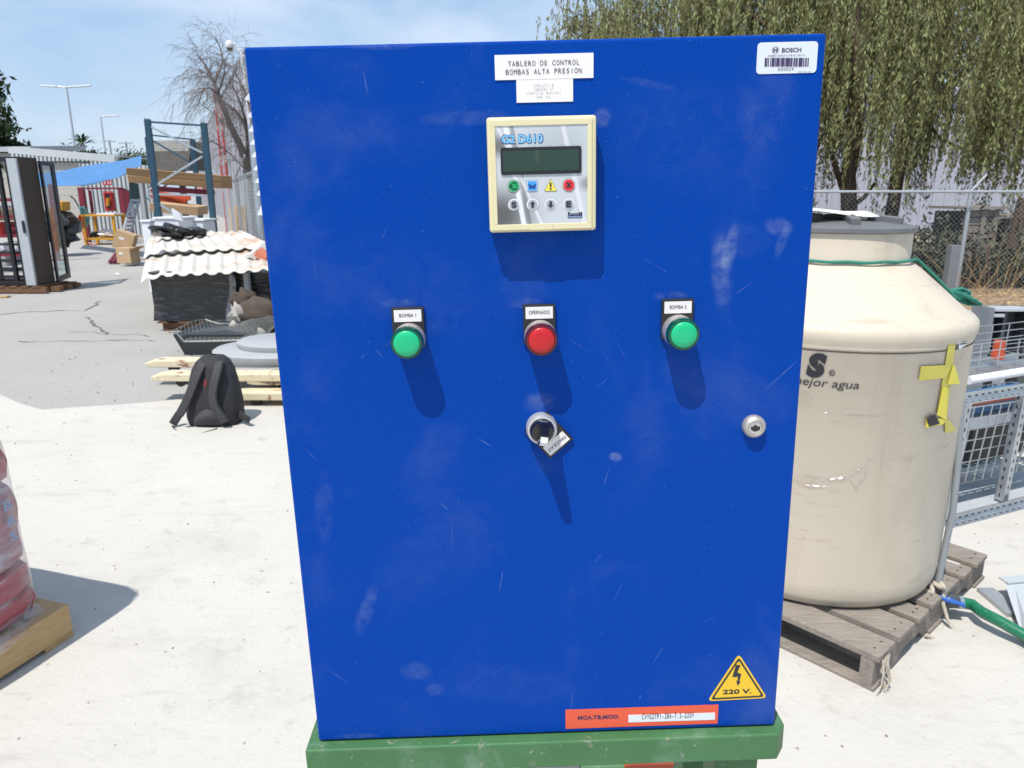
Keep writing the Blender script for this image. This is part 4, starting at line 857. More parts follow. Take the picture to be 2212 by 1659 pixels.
solo('tarpaulin', MB().grid(lambda i, j: at(80 + 225 * i, (373 - 18 * i - 20 * i * i + 2 * math.sin(9 * i)) * (1 - j) + (402 - 16 * i + 6 * math.sin(5 * i) - 24 * max(0, i - .8) * 5) * j + 3 * math.sin(7 * j) * math.sin(11 * i + 2 * j), 24 - 6 * i - 1.3 * j + .10 * math.sin(16 * i + 5 * j)), 48, 12), M_tarp, 'long blue tarpaulin stretched as an awning between the cabinet and the rack', 'tarpaulin', smooth=70, solid=.006)

# pallet racking
def upright(t, u, Y, v_top, wpx=12, nm='upright'):
    p = at(u, v_top, Y); g = at(u, 500, Y); x = p.x; w_ = .095
    mb = MB().bb((x - w_ / 2, Y, 0.012), (x + w_ / 2, Y + .07, p.z)); o = part(nm, mb, M_brack, t, bevel=.006)
    hl = MB()
    for k in range(int(p.z / .05)):
        for s_ in (-1, 1): hl.bb((x + s_ * .022 - .006, Y - .0025, .06 + .05 * k), (x + s_ * .022 + .006, Y - .0005, .085 + .05 * k))
    part('slots', hl, M_blackm, o, kind='stuff'); part('foot_plate', MB().bb((x - .09, Y - .03, .001), (x + .09, Y + .12, .0115)), M_brack, o); return x, p.z
def rack(nm, lab, u0, u1, Y, vt0, vt1, bars):
    t = thing(nm, lab, 'rack frame', ((at(u0, 400, Y).x + at(u1, 400, Y).x) / 2, Y, 0), 'blue pallet rack frames')
    x0, z0 = upright(t, u0, Y, vt0); x1, z1 = upright(t, u1, Y, vt1)
    for ua, va, ub, vb, m_ in bars: 
        a, b_ = at(ua, va, Y + .035), at(ub, vb, Y + .035); d = (b_ - a).normalized()
        part('brace', MB().bar(a, b_, .03, .035, (0, 1, 0)), m_, t)
rack('rack_frame', 'front frame of the blue pallet rack with galvanised diagonal braces', 316, 438, 13, 257, 265, [(317, 263, 437, 271, M_brack), (318, 270, 437, 330, M_galv), (437, 338, 318, 412, M_galv), (318, 419, 440, 422, M_galv), (318, 424, 440, 500, M_galv)])
rack('rack_frame', 'rear frame of the blue pallet rack behind the long cartons', 316.5, 414, 16.4, 297, 300, [(318, 291, 413, 301, M_brack), (318, 297, 413, 352, M_brack), (413, 360, 318, 430, M_brack)])
# cartons across the rack
def longbox(lab, q, dpt, m_):
    t = solo('long_carton', MB().prism([at(*p) for p in q], dpt), m_, lab, 'carton', 'long cartons on the rack', bevel=.01); return t
longbox('upper long brown carton lying across the blue rack', [(272, 362, 13.3), (272, 378, 13.3), (479, 393, 14.6), (478, 379, 14.6)], (.0, .55, 0), M_card)
longbox('lower long brown carton lying across the blue rack', [(274, 378.8, 13.3), (277, 394, 13.3), (480, 407, 14.6), (479, 393.8, 14.6)], (.0, .55, 0), M_card)
for nm, u, v, uu in (('rack_beam', 292, 396, 470),):
    solo(nm, MB().bar(at(306, 399, 13.2) + Vector((0, .3, -.06)), at(448, 410, 14.3) + Vector((0, .3, -.05)), .06, .09), M_maroon, 'dark red beam under the long cartons', 'beam')
# pile of mesh decks on the rack
pile = thing('mesh_deck_stack', 'stack of grey-brown wire decks high on the blue rack', 'stack of decks', at(364, 366, 16.8))
for k in range(11):
    v0 = 303 + 5.8 * k; a, b_ = at(316 + (k * 7) % 4, v0, 17.0), at(411 - (k * 5) % 4, v0 + 5.2 + .6, 17.0); mb = MB().bb((a.x, 17.0, b_.z), (b_.x, 17.9, a.z - .003))
    part('deck', mb, mat('deck_grey_%d' % k, *(((.36, .36, .33), .7) if k < 4 else ((.14, .13, .12), .8)), var=.3, scale=12, bump=.6, bscale=22), pile)
solo('support_post', MB().bb((at(312, 500, 17.2).x, 17.2, 0), (at(319, 500, 17.2).x, 17.35, at(316, 368, 17.2).z)), M_grey, 'grey post under the left end of the wire deck stack', 'post')
solo('support_post', MB().bb((at(398, 500, 17.5).x, 17.5, 0), (at(406, 500, 17.5).x, 17.65, at(400, 368, 17.5).z)), M_brown, 'dark post under the right end of the wire deck stack', 'post')
# orange beams, beige carton
for k in range(7):
    v = 420 + 4.6 * k - (3 if k % 2 else 0); a, b_ = at(326 + 7 * (k % 3), v - 4, 15 + .12 * k), at(412 - 5 * (k % 4), v + 8, 15.2 + .12 * k)
    solo('orange_beam', MB().bar(a, b_, .10, .09), M_orange, 'orange steel beam thrown on the pile inside the blue rack', 'beam', 'orange beams in the rack', bevel=.006)
solo('long_carton', MB().prism([at(*p) for p in ((322, 437, 14.6), (322, 456, 14.6), (428, 466, 15), (428, 447, 15))], (0, .5, .02)), M_cardl, 'long beige carton under the orange beams', 'carton', bevel=.01)
solo('pink_sheet', MB().bb((at(424, 396, 15.4).x, 15.4, at(424, 412, 15.4).z), (at(436, 396, 15.4).x, 15.7, at(436, 398, 15.4).z)), mat('pink_paper', (.55, .30, .30), .7), 'small pink carton beside the right rack upright', 'carton')
for i, (q, m_, nm, lab) in enumerate((((305, 480, 330, 535, 12.6), M_wbox, 'white_cabinet', 'tall white cabinet left of the rack upright'), ((332, 474, 392, 506, 12.0), M_wbox, 'white_cabinet', 'white chest behind the black bags'), ((380, 478, 442, 512, 12.5), M_wbox, 'white_cabinet', 'pale chest beside the right rack upright'))):
    mb = pb(*q, .6); lo_ = min(p.z for p in mb.v)
    mb.v = [Vector((p.x, p.y, 0 if abs(p.z - lo_) < 1e-4 else p.z)) for p in mb.v]
    t = thing(nm, lab, 'white cabinet', (mb.v[0].x, q[4], 0), 'white cabinets in the rack'); part('case', mb, M_wbox, t, bevel=.02)
    z = max(p.z for p in mb.v); xs_ = [p.x for p in mb.v]; part('cover', MB().bb((min(xs_) - .02, q[4] - .02, z + .001), (max(xs_) + .02, q[4] + .62, z + .035)), M_wbox, t, bevel=.008)
solo('black_bag', lumpy(at(366, 499, 11.6), .20, 31, (1.5, .8, .55), .25), M_pbag, 'larger black plastic bag lying behind the corrugated sheets', 'bag', smooth=40)
solo('black_bag', lumpy(at(415, 500, 11.7), .17, 32, (1.4, .8, .45), .25), M_pbag, 'smaller black plastic bag near the right rack upright', 'bag', smooth=40)
solo('foam_sheet', MB().prism([at(u, v, 11.9) for u, v in ((388, 462), (370, 450), (376, 474), (395, 478))], (0, .05, 0)), M_wbox, 'white panel tilted against the beige carton', 'panel')
# leaning tray ladder, dark panel
ld = thing('cable_tray', 'pale perforated cable tray leaning by the cardboard boxes', 'cable tray', gr(262, 530))
for s_ in (0, 16): part('side_rail', MB().bar(at(285 + s_, 430, 19.5), at(262 + s_ * .9, 520, 19), .06, .05), M_galvd, ld)
for k in range(11): f = k / 10; part('rung', MB().bar(at(285 - 23 * f, 433 + 84 * f, 19.45 - .5 * f), at(301 - 24 * f, 433 + 84 * f, 19.45 - .5 * f), .05, .06), M_galvd, ld)
solo('dark_board', MB().prism([at(u, v, 22) for u, v in ((296, 396), (278, 393), (281, 442), (312, 434))], (0, .05, 0)), mat('dark_green_panel', (.012, .028, .03), .4), 'dark green panel standing behind the cable tray', 'panel')
# cardboard boxes
def cbox(u, v, Y, sz, rz, rx, lab):
    c = at(u, v, Y); M = Matrix.Rotation(rz, 3, 'Z') @ Matrix.Rotation(rx, 3, 'Y'); t = thing('cardboard_box', lab, 'box', c - Vector((0, 0, sz / 2)), 'cardboard boxes by the rack')
    part('carton', MB().box(c, (sz, sz, sz), M), M_cardl, t, bevel=.006)
    fl = MB(); fl.box(c + M @ Vector((sz * .75, 0, sz * .48)), (sz * .48, sz, .012), M @ Matrix.Rotation(-.4, 3, 'Y')); part('flap', fl, M_card, t)
    part('label', MB().box(c + M @ Vector((-.05, -sz / 2 - .003, .05)), (sz * .28, .004, sz * .14), M), M_white, t)
cbox(271, 520, 18.0, .42, .25, .35, 'tilted open cardboard box on top of the other one'); cbox(277, 551, 17.6, .36, -.15, .0, 'cardboard box standing on the asphalt under the tilted one')
for k in range(3):
    solo('maroon_bar', MB().bar(gr(236 + 8 * k, 566, .06), gr(252 + 7 * k, 545, .10), .05, .05), M_maroon, ('leftmost of the three maroon bars by the cardboard boxes', 'middle one of the three maroon bars by the cardboard boxes', 'maroon bar nearest the cardboard boxes')[k], 'bar', 'maroon bars on the ground')
solo('paper_sheet', MB().poly([gr(u, v, .012) for u, v in ((232, 568), (256, 566), (255, 561), (236, 563))]), M_white, 'white sheet on the asphalt beside the maroon bars', 'paper')
solo('paper_sheet', MB().poly([gr(u, v, .010) for u, v in ((244, 592), (258, 594), (256, 589))]), M_white, 'white scrap on the asphalt near the corrugated sheets', 'paper')
# conifer, lamp posts, utility poles, distant trees
def leafcloud(pts, size, seed, up_bias=.0, elong=2.2):
    r = np.random.RandomState(seed); P = np.array(pts, dtype=float); n_ = len(P)
    d = r.normal(size=(n_, 3)); d[:, 2] -= up_bias; d /= np.linalg.norm(d, axis=1)[:, None]
    e_ = r.normal(size=(n_, 3)); e_ -= d * (d * e_).sum(1)[:, None]; e_ /= np.linalg.norm(e_, axis=1)[:, None]
    L = size * r.uniform(.6, 1.4, n_)[:, None]; a = d * L * elong / 2; b_ = e_ * L / 2
    V = np.stack([P - a, P - b_ * .9, P + a, P + b_ * .9], 1).reshape(-1, 3); return V, n_
def leafpart(name, V, n_, m_, parent, kind='stuff'):
    me = bpy.data.meshes.new(name); org = np.array(WM[parent].translation); me.vertices.add(4 * n_); me.vertices.foreach_set('co', (V - org).astype('f').ravel())
    me.loops.add(4 * n_); me.loops.foreach_set('vertex_index', np.arange(4 * n_, dtype='i')); me.polygons.add(n_); me.polygons.foreach_set('loop_start', np.arange(0, 4 * n_, 4, dtype='i')); me.polygons.foreach_set('loop_total', np.full(n_, 4, dtype='i'))
    me.update(); me.validate(); me.materials.append(m_); o = bpy.data.objects.new(name, me); COL.objects.link(o); o.parent = parent; WM[o] = WM[parent]
    if kind: o['kind'] = kind
    return o
Yk = 36; cb = at(6, 520, Yk); ct = thing('conifer_tree', 'tall dark conifer cut by the left edge of the picture', 'tree', (cb.x, Yk, 0))
zt0 = at(0, 120, Yk).z; part('trunk', MB().tube([(cb.x, Yk, 0), (cb.x + .1, Yk, zt0 * .6), (cb.x, Yk, zt0)], [.25, .16, .03], 8), M_bark, ct, smooth=60)
pts = []; br2 = MB()
for k in range(80):
    z = zt0 * (.30 + .7 * (k / 80)); L = 2.0 * (1.05 - (k / 80)) * R_.uniform(.5, 1.2) + .35; a = R_.uniform(0, 6.28); b_ = Vector((cb.x, Yk, z)); tip = b_ + Vector((math.cos(a) * L, math.sin(a) * L, .25 * L * R_.uniform(-.6, 1.0)))
    br2.tube([b_, b_.lerp(tip, .5) - Vector((0, 0, .1 * L)), tip], [.05, .03, .01], 4, False)
    for q in range(int(110 * L / 2)):
        f = R_.uniform(.25, 1.02); p = b_.lerp(tip, f); s_ = .22 + .16 * (1 - f); pts.append(p + Vector((R_.gauss(0, s_), R_.gauss(0, s_), R_.gauss(0, .13) - .1 * math.sin(f * 3))))
part('branches', br2, M_bark, ct, kind='stuff'); V, n_ = leafcloud(pts, .15, 3, 0, 2.4); leafpart('crown', V, n_, M_con, ct)
M_post = mat('pale_post', (.42, .47, .52), .6)
def lamp(lab, u0, v0, u1, v1, Y, two):
    t = thing('lamp_post', lab, 'lamp post', (at(u1, v1, Y).x, Y, 0), 'lamp posts')
    tp_ = at(u0, v0, Y); x = tp_.x; part('pole', MB().tube([(x, Y, 0), (x, Y, tp_.z)], [.10, .055], 10), M_post, t, smooth=60)
    for s_ in ((-1, 1) if two else (1,)):
        part('arm', MB().tube([(x, Y, tp_.z - .05), (x + s_ * .5, Y, tp_.z)], .05, 6), M_galvd, t); part('lamp_head', MB().box((x + s_ * 1.0, Y, tp_.z + .02), (.9, .25, .09), Matrix.Rotation(s_ * -.06, 3, 'Y')), M_wbox, t, bevel=.05)
lamp('tall double-headed lamp post beyond the white shed', 143, 187, 156, 320, 46, True); lamp('single-headed lamp post right of the double one', 217, 251, 223, 335, 60, False)
for u, v, lab in ((272, 306, 'far utility pole right of the shed'), (236, 302, 'faint utility pole behind the shed roof')):
    t = thing('utility_pole', lab, 'utility pole', (at(u, v, 90).x, 90, 0), 'utility poles'); p = at(u, v, 90); part('pole', MB().tube([(p.x, 90, 0), (p.x, 90, p.z)], .11, 6), M_galvd, t); part('cross_arm', MB().bb((p.x - .8, 89.75, p.z - .25), (p.x + .8, 89.88, p.z - .12)), M_galvd, t)
for i, (u, v, Y, r, lab) in enumerate(((163, 331, 55, .9, 'small rounded tree left of the far palm'), (196, 333, 55, .8, 'small tree between the palm and the second lamp post'), (300, 345, 70, 1.5, 'small tree just above the blue tarpaulin'), (268, 352, 64, 1.6, 'low shrubby tree right of the shed roof'), (150, 334, 60, .8, 'faint tree at the foot of the double lamp post'), (36, 342, 40, 1.0, 'tree top behind the cabinet roof'))):
    c = at(u, v, Y); t = thing('distant_tree', lab, 'tree', (c.x, Y, 0), 'distant trees'); part('trunk', MB().tube([(c.x, Y, 0), (c.x, Y, c.z)], [.2, .1], 6), M_bark, t)
    pts = [c + Vector((R_.gauss(0, r * .55), R_.gauss(0, r * .5), R_.gauss(-.5, r * .36))) for _ in range(3000)]; V, n_ = leafcloud(pts, .13, i, 0, 1.6); leafpart('crown', V, n_, M_fol, t)
c = at(178, 312, 57); t = thing('palm_tree', 'small distant palm above the white shed', 'palm', (c.x, 57, 0)); part('trunk', MB().tube([(c.x, 57, 0), (c.x, 57, c.z)], .18, 6), M_bark, t); 
for k in range(26):
    a = k * 2.4; e0 = R_.uniform(-.2, 1.1); L = 1.35; d = Vector((math.cos(a) * math.cos(e0), math.sin(a) * math.cos(e0), math.sin(e0))); p1 = c + d * L * .55; p2 = c + d * L - Vector((0, 0, .35)); s_ = d.cross(Vector((0, 0, 1))).normalized() * .12
    mb = MB(); mb.add([c, p1 - s_, p1 + s_, p2], [(0, 1, 2), (1, 3, 2)]); part('frond', mb, M_fol, t)
gsh = thing('grey_shed', 'grey shed with a flat roof edge behind the black cabinet', 'shed', (at(0, 500, 34).x, 34, 0))
part('wall', MB().bb((at(-60, 340, 34).x, 34.3, 0), (at(60, 340, 34).x, 38, at(0, 330, 34).z)), M_siding, gsh); part('roof', MB().prism([at(-60, 318, 34), at(66, 316, 34), at(66, 328, 34), at(-60, 328, 34)], (0, 4.4, .3)), M_lgrey, gsh)

# far warehouse whose long wall runs away behind the bare tree
za = 7.0
def hz(u, v, z): d = ray(u, v); t_ = (z - H) / d.z; return Vector((d.x * t_, d.y * t_, z))
w0, w1 = hz(531, 106, za), hz(421, 322, za)
wh = thing('warehouse', 'large pale grey metal warehouse behind the bare tree', 'warehouse', ((w0.x + w1.x) / 2, (w0.y + w1.y) / 2, 0))
dn = (w1 - w0).normalized(); nn = Vector((-dn.y, dn.x, 0)); nn = nn if nn.x > 0 else -nn
wd_ = 14.0
P = [w0, w1, w1 + nn * wd_, w0 + nn * wd_]
part('wall', MB().prism([Vector((p.x, p.y, 0)) for p in P], (0, 0, za - .05)), M_ware, wh)
part('eave', MB().prism([Vector((p.x, p.y, za - .049)) for p in (w0 - nn * .05, w1 - nn * .05, w1 + nn * wd_, w0 + nn * wd_)], (0, 0, .12)), M_ware, wh)
L_ = (w1 - w0).length
for k in range(34):
    p = w0 + dn * (L_ * (k + .5) / 34) - nn * .03; part('seam', MB().bar(Vector((p.x, p.y, .1)), Vector((p.x, p.y, za - .1)), .05, .05), M_ware, wh)
ww = thing('pale_warehouse', 'pale lilac corrugated warehouse wall behind the willow', 'warehouse', (18, 33, 0))
zw = 5.6
part('wall', MB().bb((8.0, 32.6, 0), (44, 44, zw)), M_ware2, ww); part('roof', MB().bb((7.8, 32.3, zw + .001), (44.3, 44.3, zw + .25)), M_ware2, ww)
for k in range(70): part('rib', MB().bb((8.1 + .5 * k, 32.53, .02), (8.22 + .5 * k, 32.599, zw - .02)), M_ware2, ww)

# mast, camera pole
ms = thing('radio_mast', 'faded red lattice mast standing behind the fence', 'mast', (at(497, 470, 27).x, 27.2, 0))
mtop, mbot = at(490, 192, 27), at(496, 470, 27); mw = .10
for sx, sy in ((-1, -1), (1, -1), (0, 1)): part('chord', MB().tube([Vector((mbot.x + sx * mw, 27 + sy * mw, 0)), Vector((mbot.x + sx * mw * .8, 27 + sy * mw, mtop.z))], .035, 6), M_mast, ms)
lz = MB(); k_ = int(mtop.z / .25)
for k in range(k_): lz.bar((mbot.x - mw, 27 - mw, .25 * k), (mbot.x + mw, 27 - mw, .25 * k + .22), .02, .02); lz.bar((mbot.x + mw, 27 - mw, .25 * k), (mbot.x, 27 + mw, .25 * k + .22), .02, .02)
part('lacing', lz, M_mast, ms, kind='stuff')
cpz = at(521, 128, 19); cpx = cpz.x; t = thing('camera_pole', 'white security dome camera on a curved arm above the bare tree', 'security camera', (cpx, 19, 0))
part('pole', MB().tube([(cpx + .05, 19.05, 0), (cpx + .05, 19.05, cpz.z + .1)], .04, 8), M_wbox, t); part('junction_box', pb(518, 120, 525, 138, 18.9, .12), M_wbox, t, bevel=.01)
part('arm', MB().tube([at(523, 122, 19), at(518, 108, 19), at(511, 98, 19), at(502, 92, 19), at(496, 92, 19)], .02, 6), M_wbox, t)
dm = at(495.5, 98, 19); part('dome', MB().lathe([(.02, .11), (.075, .08), (.10, .0), (.095, -.06)], 16, dm), M_wbox, t, smooth=60); part('lens_bubble', MB().lathe([(.075, -.061), (.06, -.10), (.02, -.125)], 16, dm), M_blackg, t, smooth=60)

# bare tree
def polytube(mb, px, r0, r1, n_=7): P = [at(*p) for p in px]; mb.tube(P, [r0 + (r1 - r0) * i / (len(P) - 1) for i in range(len(P))], n_, False); return P
Yb = 17.0; bt_ = thing('bare_tree', 'leafless grey tree with fine drooping twigs behind the left fence', 'tree', (at(548, 480, Yb).x, Yb, 0))
tk = MB(); base = at(546, 470, Yb); g0 = Vector((base.x + .05, Yb, 0))
limbs = []
limbs.append(polytube(tk, [(548, 480, Yb), (545, 430, Yb), (541, 390, Yb), (537, 365, Yb)], .17, .13)); tk.tube([g0, at(548, 481, Yb)], [.22, .17], 8, False)
limbs.append(polytube(tk, [(537, 366, Yb), (526, 334, Yb - .2), (512, 300, Yb - .4), (497, 272, Yb - .5), (485, 238, Yb - .6), (469, 201, Yb - .6), (463, 180, Yb - .5), (450, 156, Yb - .4), (441, 138, Yb - .3), (432, 122, Yb - .2)], .09, .012))
limbs.append(polytube(tk, [(463, 178, Yb - .5), (471, 158, Yb - .3), (482, 133, Yb - .1), (477, 108, Yb), (468, 84, Yb)], .035, .008)); limbs.append(polytube(tk, [(469, 200, Yb - .6), (478, 185, Yb - .7), (484, 160, Yb - .8), (486, 130, Yb - .8)], .03, .008))
limbs.append(polytube(tk, [(538, 366, Yb), (537, 330, Yb + .2), (535, 285, Yb + .3), (522, 258, Yb + .4), (510, 240, Yb + .4), (494, 226, Yb + .4)], .08, .012))
limbs.append(polytube(tk, [(535, 285, Yb + .3), (529, 255, Yb), (520, 225, Yb), (510, 200, Yb), (500, 185, Yb)], .04, .010)); limbs.append(polytube(tk, [(539, 360, Yb), (548, 310, Yb - .3), (560, 250, Yb - .5), (575, 180, Yb - .5), (585, 120, Yb - .5)], .09, .015))
limbs.append(polytube(tk, [(552, 300, Yb - .3), (540, 230, Yb), (528, 195, Yb), (515, 170, Yb), (505, 150, Yb)], .04, .008)); limbs.append(polytube(tk, [(463, 180, Yb - .5), (455, 168, Yb - .2), (446, 160, Yb), (430, 150, Yb)], .02, .006))
limbs.append(polytube(tk, [(540, 375, Yb), (520, 355, Yb), (500, 335, Yb + .3), (480, 318, Yb + .4), (470, 312, Yb + .4)], .03, .006)); limbs.append(polytube(tk, [(470, 202, Yb - .6), (455, 190, Yb - 1.0), (442, 190, Yb - 1.1), (434, 205, Yb - 1.1), (430, 225, Yb - 1.1)], .02, .006))
part('trunk', tk, M_twig, bt_, smooth=60)
tw = MB()
def twigs(p, d, L, r, dep):
    n_ = 4; pts = [p]; dd2 = d.copy()
    for i in range(n_):
        dd2 = (dd2 + Vector((R_.gauss(0, .16), R_.gauss(0, .16), R_.gauss(-.10 if dep < 2 else -.22, .10)))).normalized(); pts.append(pts[-1] + dd2 * L / n_)
    tw.tube(pts, [r * (1 - .2 * i) for i in range(n_ + 1)], 3, False)
    if dep < 3:
        for _ in range(4 if dep < 2 else 3): k = R_.randint(1, n_); q = (dd2 + Vector((R_.gauss(0, .6), R_.gauss(0, .6), R_.gauss(0, .45)))).normalized(); twigs(pts[k], q, L * R_.uniform(.5, .8), r * .6, dep + 1)
for L in limbs[1:]:
    for i in range(2, len(L)):
        for _ in range(6):
            p = L[i - 1].lerp(L[i], R_.random()); d = ((L[i] - L[i - 1]).normalized() * .6 + Vector((R_.gauss(0, .6), R_.gauss(0, .6), R_.gauss(.1, .4)))).normalized(); twigs(p, d, R_.uniform(.32, .75), .0065, 1)
part('twigs', tw, M_twig, bt_, kind='stuff')
# left chain-link fence
FA, FB = at(549, 372, 12.5), at(482, 394, 24.5); FA.z = 2.0; FB.z = 1.98
fl_ = thing('chain_link_fence', 'galvanised chain-link fence receding on the left behind the corrugated sheets', 'fence', (FA.x, FA.y, 0), 'chain-link fences')
FN = FA + (FA - FB) * .35
def fp(a, z): p = FA.lerp(FB, a); return Vector((p.x, p.y, z))
big = at(547, 312, 12.3); part('corner_post', MB().tube([Vector((big.x, 12.3, 0)), Vector((big.x, 12.3, big.z + .3))], .062, 12), M_galv, fl_, smooth=60)
for a in (.16, .40, .66, .98): part('post', MB().tube([fp(a, 0), fp(a, 2.0)], .035, 8), M_galvd, fl_, smooth=60)
part('top_rail', MB().tube([fp(-.02, 2.0), fp(1, 2.0)], .030, 8), M_galv, fl_, smooth=60)
part('barb_arm', MB().tube([fp(.98, 2.0), fp(.98, 2.0) + Vector((-.5, 0, .55))], .03, 6), M_galvd, fl_); part('barb_arm', MB().tube([fp(.45, 2.0), fp(.15, 2.0) + Vector((.0, 0, .35))], .02, 6), M_galvd, fl_)
def linkmesh(P, L, h_, pitch, r):
    mb = MB(); n_ = int(L / pitch)
    for k in range(-int(h_ / pitch), n_):
        for s_ in (0, 1):
            a0, a1 = k * pitch, k * pitch + h_; z0, z1 = (0, h_) if s_ else (h_, 0)
            lo_, hi_ = max(a0, 0), min(a1, L)
            if hi_ - lo_ < .05: continue
            f0, f1 = (lo_ - a0) / h_, (hi_ - a0) / h_; mb.bar(P(lo_ / L, z0 + (z1 - z0) * f0 + .03), P(hi_ / L, z0 + (z1 - z0) * f1 + .03), r, r)
    return mb
part('chain_link', linkmesh(fp, (FB - FA).length, 1.93, .14, .0022), M_galvd, fl_, kind='stuff')
# dry undergrowth and yellow drums behind the left fence
for i, (u, v, Y) in enumerate(((508, 470, 26), (520, 468, 26), (545, 470, 24))):
    p = at(u, v, Y); solo('yellow_drum', MB().tube([(p.x, Y, 0), (p.x, Y, .30), (p.x, Y, p.z + .35)], .22, 14), M_ylw, ('leftmost yellow drum in the brush behind the left fence', 'middle yellow drum in the brush behind the left fence', 'yellow drum right beside the tall fence corner post')[i], 'drum', 'yellow drums behind the fence', smooth=40)
pts = []
while len(pts) < 9000:
    Y_ = R_.uniform(12.8, 30); xf = FA.x + (FB.x - FA.x) * (Y_ - FA.y) / (FB.y - FA.y); pts.append(Vector((xf + R_.uniform(.3, 5.5), Y_, abs(R_.gauss(0, .40)))))
br_t = thing('dry_brush', 'dry brown brush growing behind the left chain-link fence', 'brush', (-8, 20, 0)); V, n_ = leafcloud(pts, .035, 17, 0, 3.5); leafpart('brush_mass', V, n_, M_dry, br_t)

# ================================================================== RIGHT: tank on pallet
TX, TY, TR, TB = 1.277, 2.92, .50, .145
c1 = gr(1880, 1495); e1 = Vector((.745, .667, 0)).normalized(); e2 = Vector((-.667, .745, 0)).normalized()
def tp_(a, b_, z): return c1 + e1 * a + e2 * b_ + Vector((0, 0, z))
tpal = thing('wooden_pallet', 'weathered grey wooden pallet under the beige water tank', 'pallet', tp_(.57, .5, 0), 'wooden pallets')
for b_ in (0, .48, .96): 
    mb = MB(); Q = [(0, .018), (.22, .018), (.26, .05), (.42, .05), (.46, .018), (.72, .018), (.76, .05), (.92, .05), (.96, .018), (1.15, .018), (1.15, .118), (0, .118)]
    mb.prism([tp_(a, b_, z) for a, z in Q], e2 * .045); part('stringer', mb, M_wood, tpal)
yy = 0
for i, (w_, gp) in enumerate(((.135, .035), (.14, .04), (.09, .05), (.095, .05), (.14, .045), (.09, .06), (.135, 0))):
    tilt = R_.uniform(-.003, .003); mb = slab(yy, -.012 + R_.uniform(-.01, .01), .1185, yy + w_, 1.015 + R_.uniform(-.01, .01), .142 + tilt, tp_); b = part('deck_board', mb, M_wood, tpal, bevel=.004); yy += w_ + gp
    nl = MB()
    for bb_ in (.02, .50, .98):
        for q in (.3, .7): p = tp_(yy - gp - w_ + w_ * q, bb_, .1425 + max(0, tilt)); nl.lathe([(.004, 0), (.003, .0012)], 8, p)
    part('nail_head', nl, M_rub, b)
for i in range(3): part('bottom_board', slab(.0 + .51 * i, -.01, .001, .13 + .51 * i, 1.01, .0178, tp_), M_wood, tpal, bevel=.003)
tank = thing('water_tank', 'beige plastic water tank with a dark lid and yellow tape, on the grey pallet', 'water tank', (TX, TY, TB))
TC = (TX, TY, 0)
prof = [(.30, TB), (.455, TB + .002), (.482, TB + .015), (.495, TB + .05), (.50, TB + .10), (.50, 1.135), (.5015, 1.137), (.5015, 1.141), (.503, 1.150), (.509, 1.165), (.511, 1.185), (.507, 1.203), (.494, 1.217), (.47, 1.229), (.30, 1.378), (.275, 1.396), (.262, 1.402), (.258, 1.412), (.258, 1.522)]
TN = 96
part('shell', MB().lathe(prof, TN, TC), M_tank, tank, smooth=50)
part('seam', MB().lathe([(.5005, 1.1275), (.5022, 1.1285), (.5022, 1.1315), (.5005, 1.1325)], TN, TC, cap=False), M_sack, tank)
ldp = part('lid', MB().lathe([(.264, 1.512), (.270, 1.516), (.270, 1.530), (.24, 1.540), (.12, 1.556), (.06, 1.558), (.02, 1.559)], 64, TC), M_lid, tank, smooth=35)
for a in range(6): q = rad(20 + 60 * a); part('lid_rib', MB().bar(Vector((TX + .10 * math.cos(q), TY + .10 * math.sin(q), 1.566)), Vector((TX + .22 * math.cos(q), TY + .22 * math.sin(q), 1.553)), .035, .028), M_lid, ldp, bevel=.004)
part('lid_cap', MB().lathe([(.07, 1.5595), (.075, 1.564), (.06, 1.575), (.01, 1.577)], 32, TC), M_lid, ldp, smooth=35)
pp = at(1790, 452, 2.9)
solo('paper', MB().grid(lambda i, j: Vector((1.02 + .34 * i, 2.78 + .22 * j, 1.581 + .012 * math.sin(4 * i + 1) + .02 * (i - .5) * j + .012 * abs(math.sin(3 * j)))), 10, 6), M_white, 'curled white paper lying on the tank lid', 'paper', solid=.002, smooth=60)
def ontank(u, v, off=.002):
    d = ray(u, v); ox, oy = -TX, -TY; a = d.x * d.x + d.y * d.y; b_ = 2 * (d.x * ox + d.y * oy); Rr = TR + off; c = ox * ox + oy * oy - Rr * Rr; D = b_ * b_ - 4 * a * c
    t_ = (-b_ - math.sqrt(max(D, 0))) / (2 * a); return Vector((d.x * t_, d.y * t_, H + d.z * t_))
def tankpatch(poly_, off, n_=6):        # quad of pixel corners bl, br, tr, tl laid on the tank
    bl, br3, tr3, tl = [Vector(p) for p in poly_]
    return MB().grid(lambda i, j: ontank(*(bl.lerp(br3, i).lerp(tl.lerp(tr3, i), j)), off), n_, n_)
def t5(x, y): return ((x / 2.5136 + 1900) / 1.15732, (y / 2.5136 + 500) / 1.15732)
def tt(s, x, y, wpx, hpx, m_, name, par=tank, **k):    # lettering centred at crop pixel (x, y), bent round the tank
    u, v = t5(x, y); c = ontank(u, v, .002); a0 = math.atan2(c.y - TY, c.x - TX); L = ontank(u - wpx / 2, v); Rr_ = ontank(u + wpx / 2, v); wd = (Rr_ - L).length; hd_ = abs(ontank(u, v - hpx / 2).z - ontank(u, v + hpx / 2).z)
    vs, fs = fit(s, wd, hd_, **k); r = TR + .0022
    return part(name, MB().add([(TX + r * math.cos(a0 + p[0] / TR), TY + r * math.sin(a0 + p[0] / TR), c.z + p[1]) for p in vs], fs), m_, par)
M_logo = mat('worn_black_print', (.018, .016, .024), .5, patch=[((.54, .455, .36), .62, .66, 45)], stretch=(1, 1, .3))
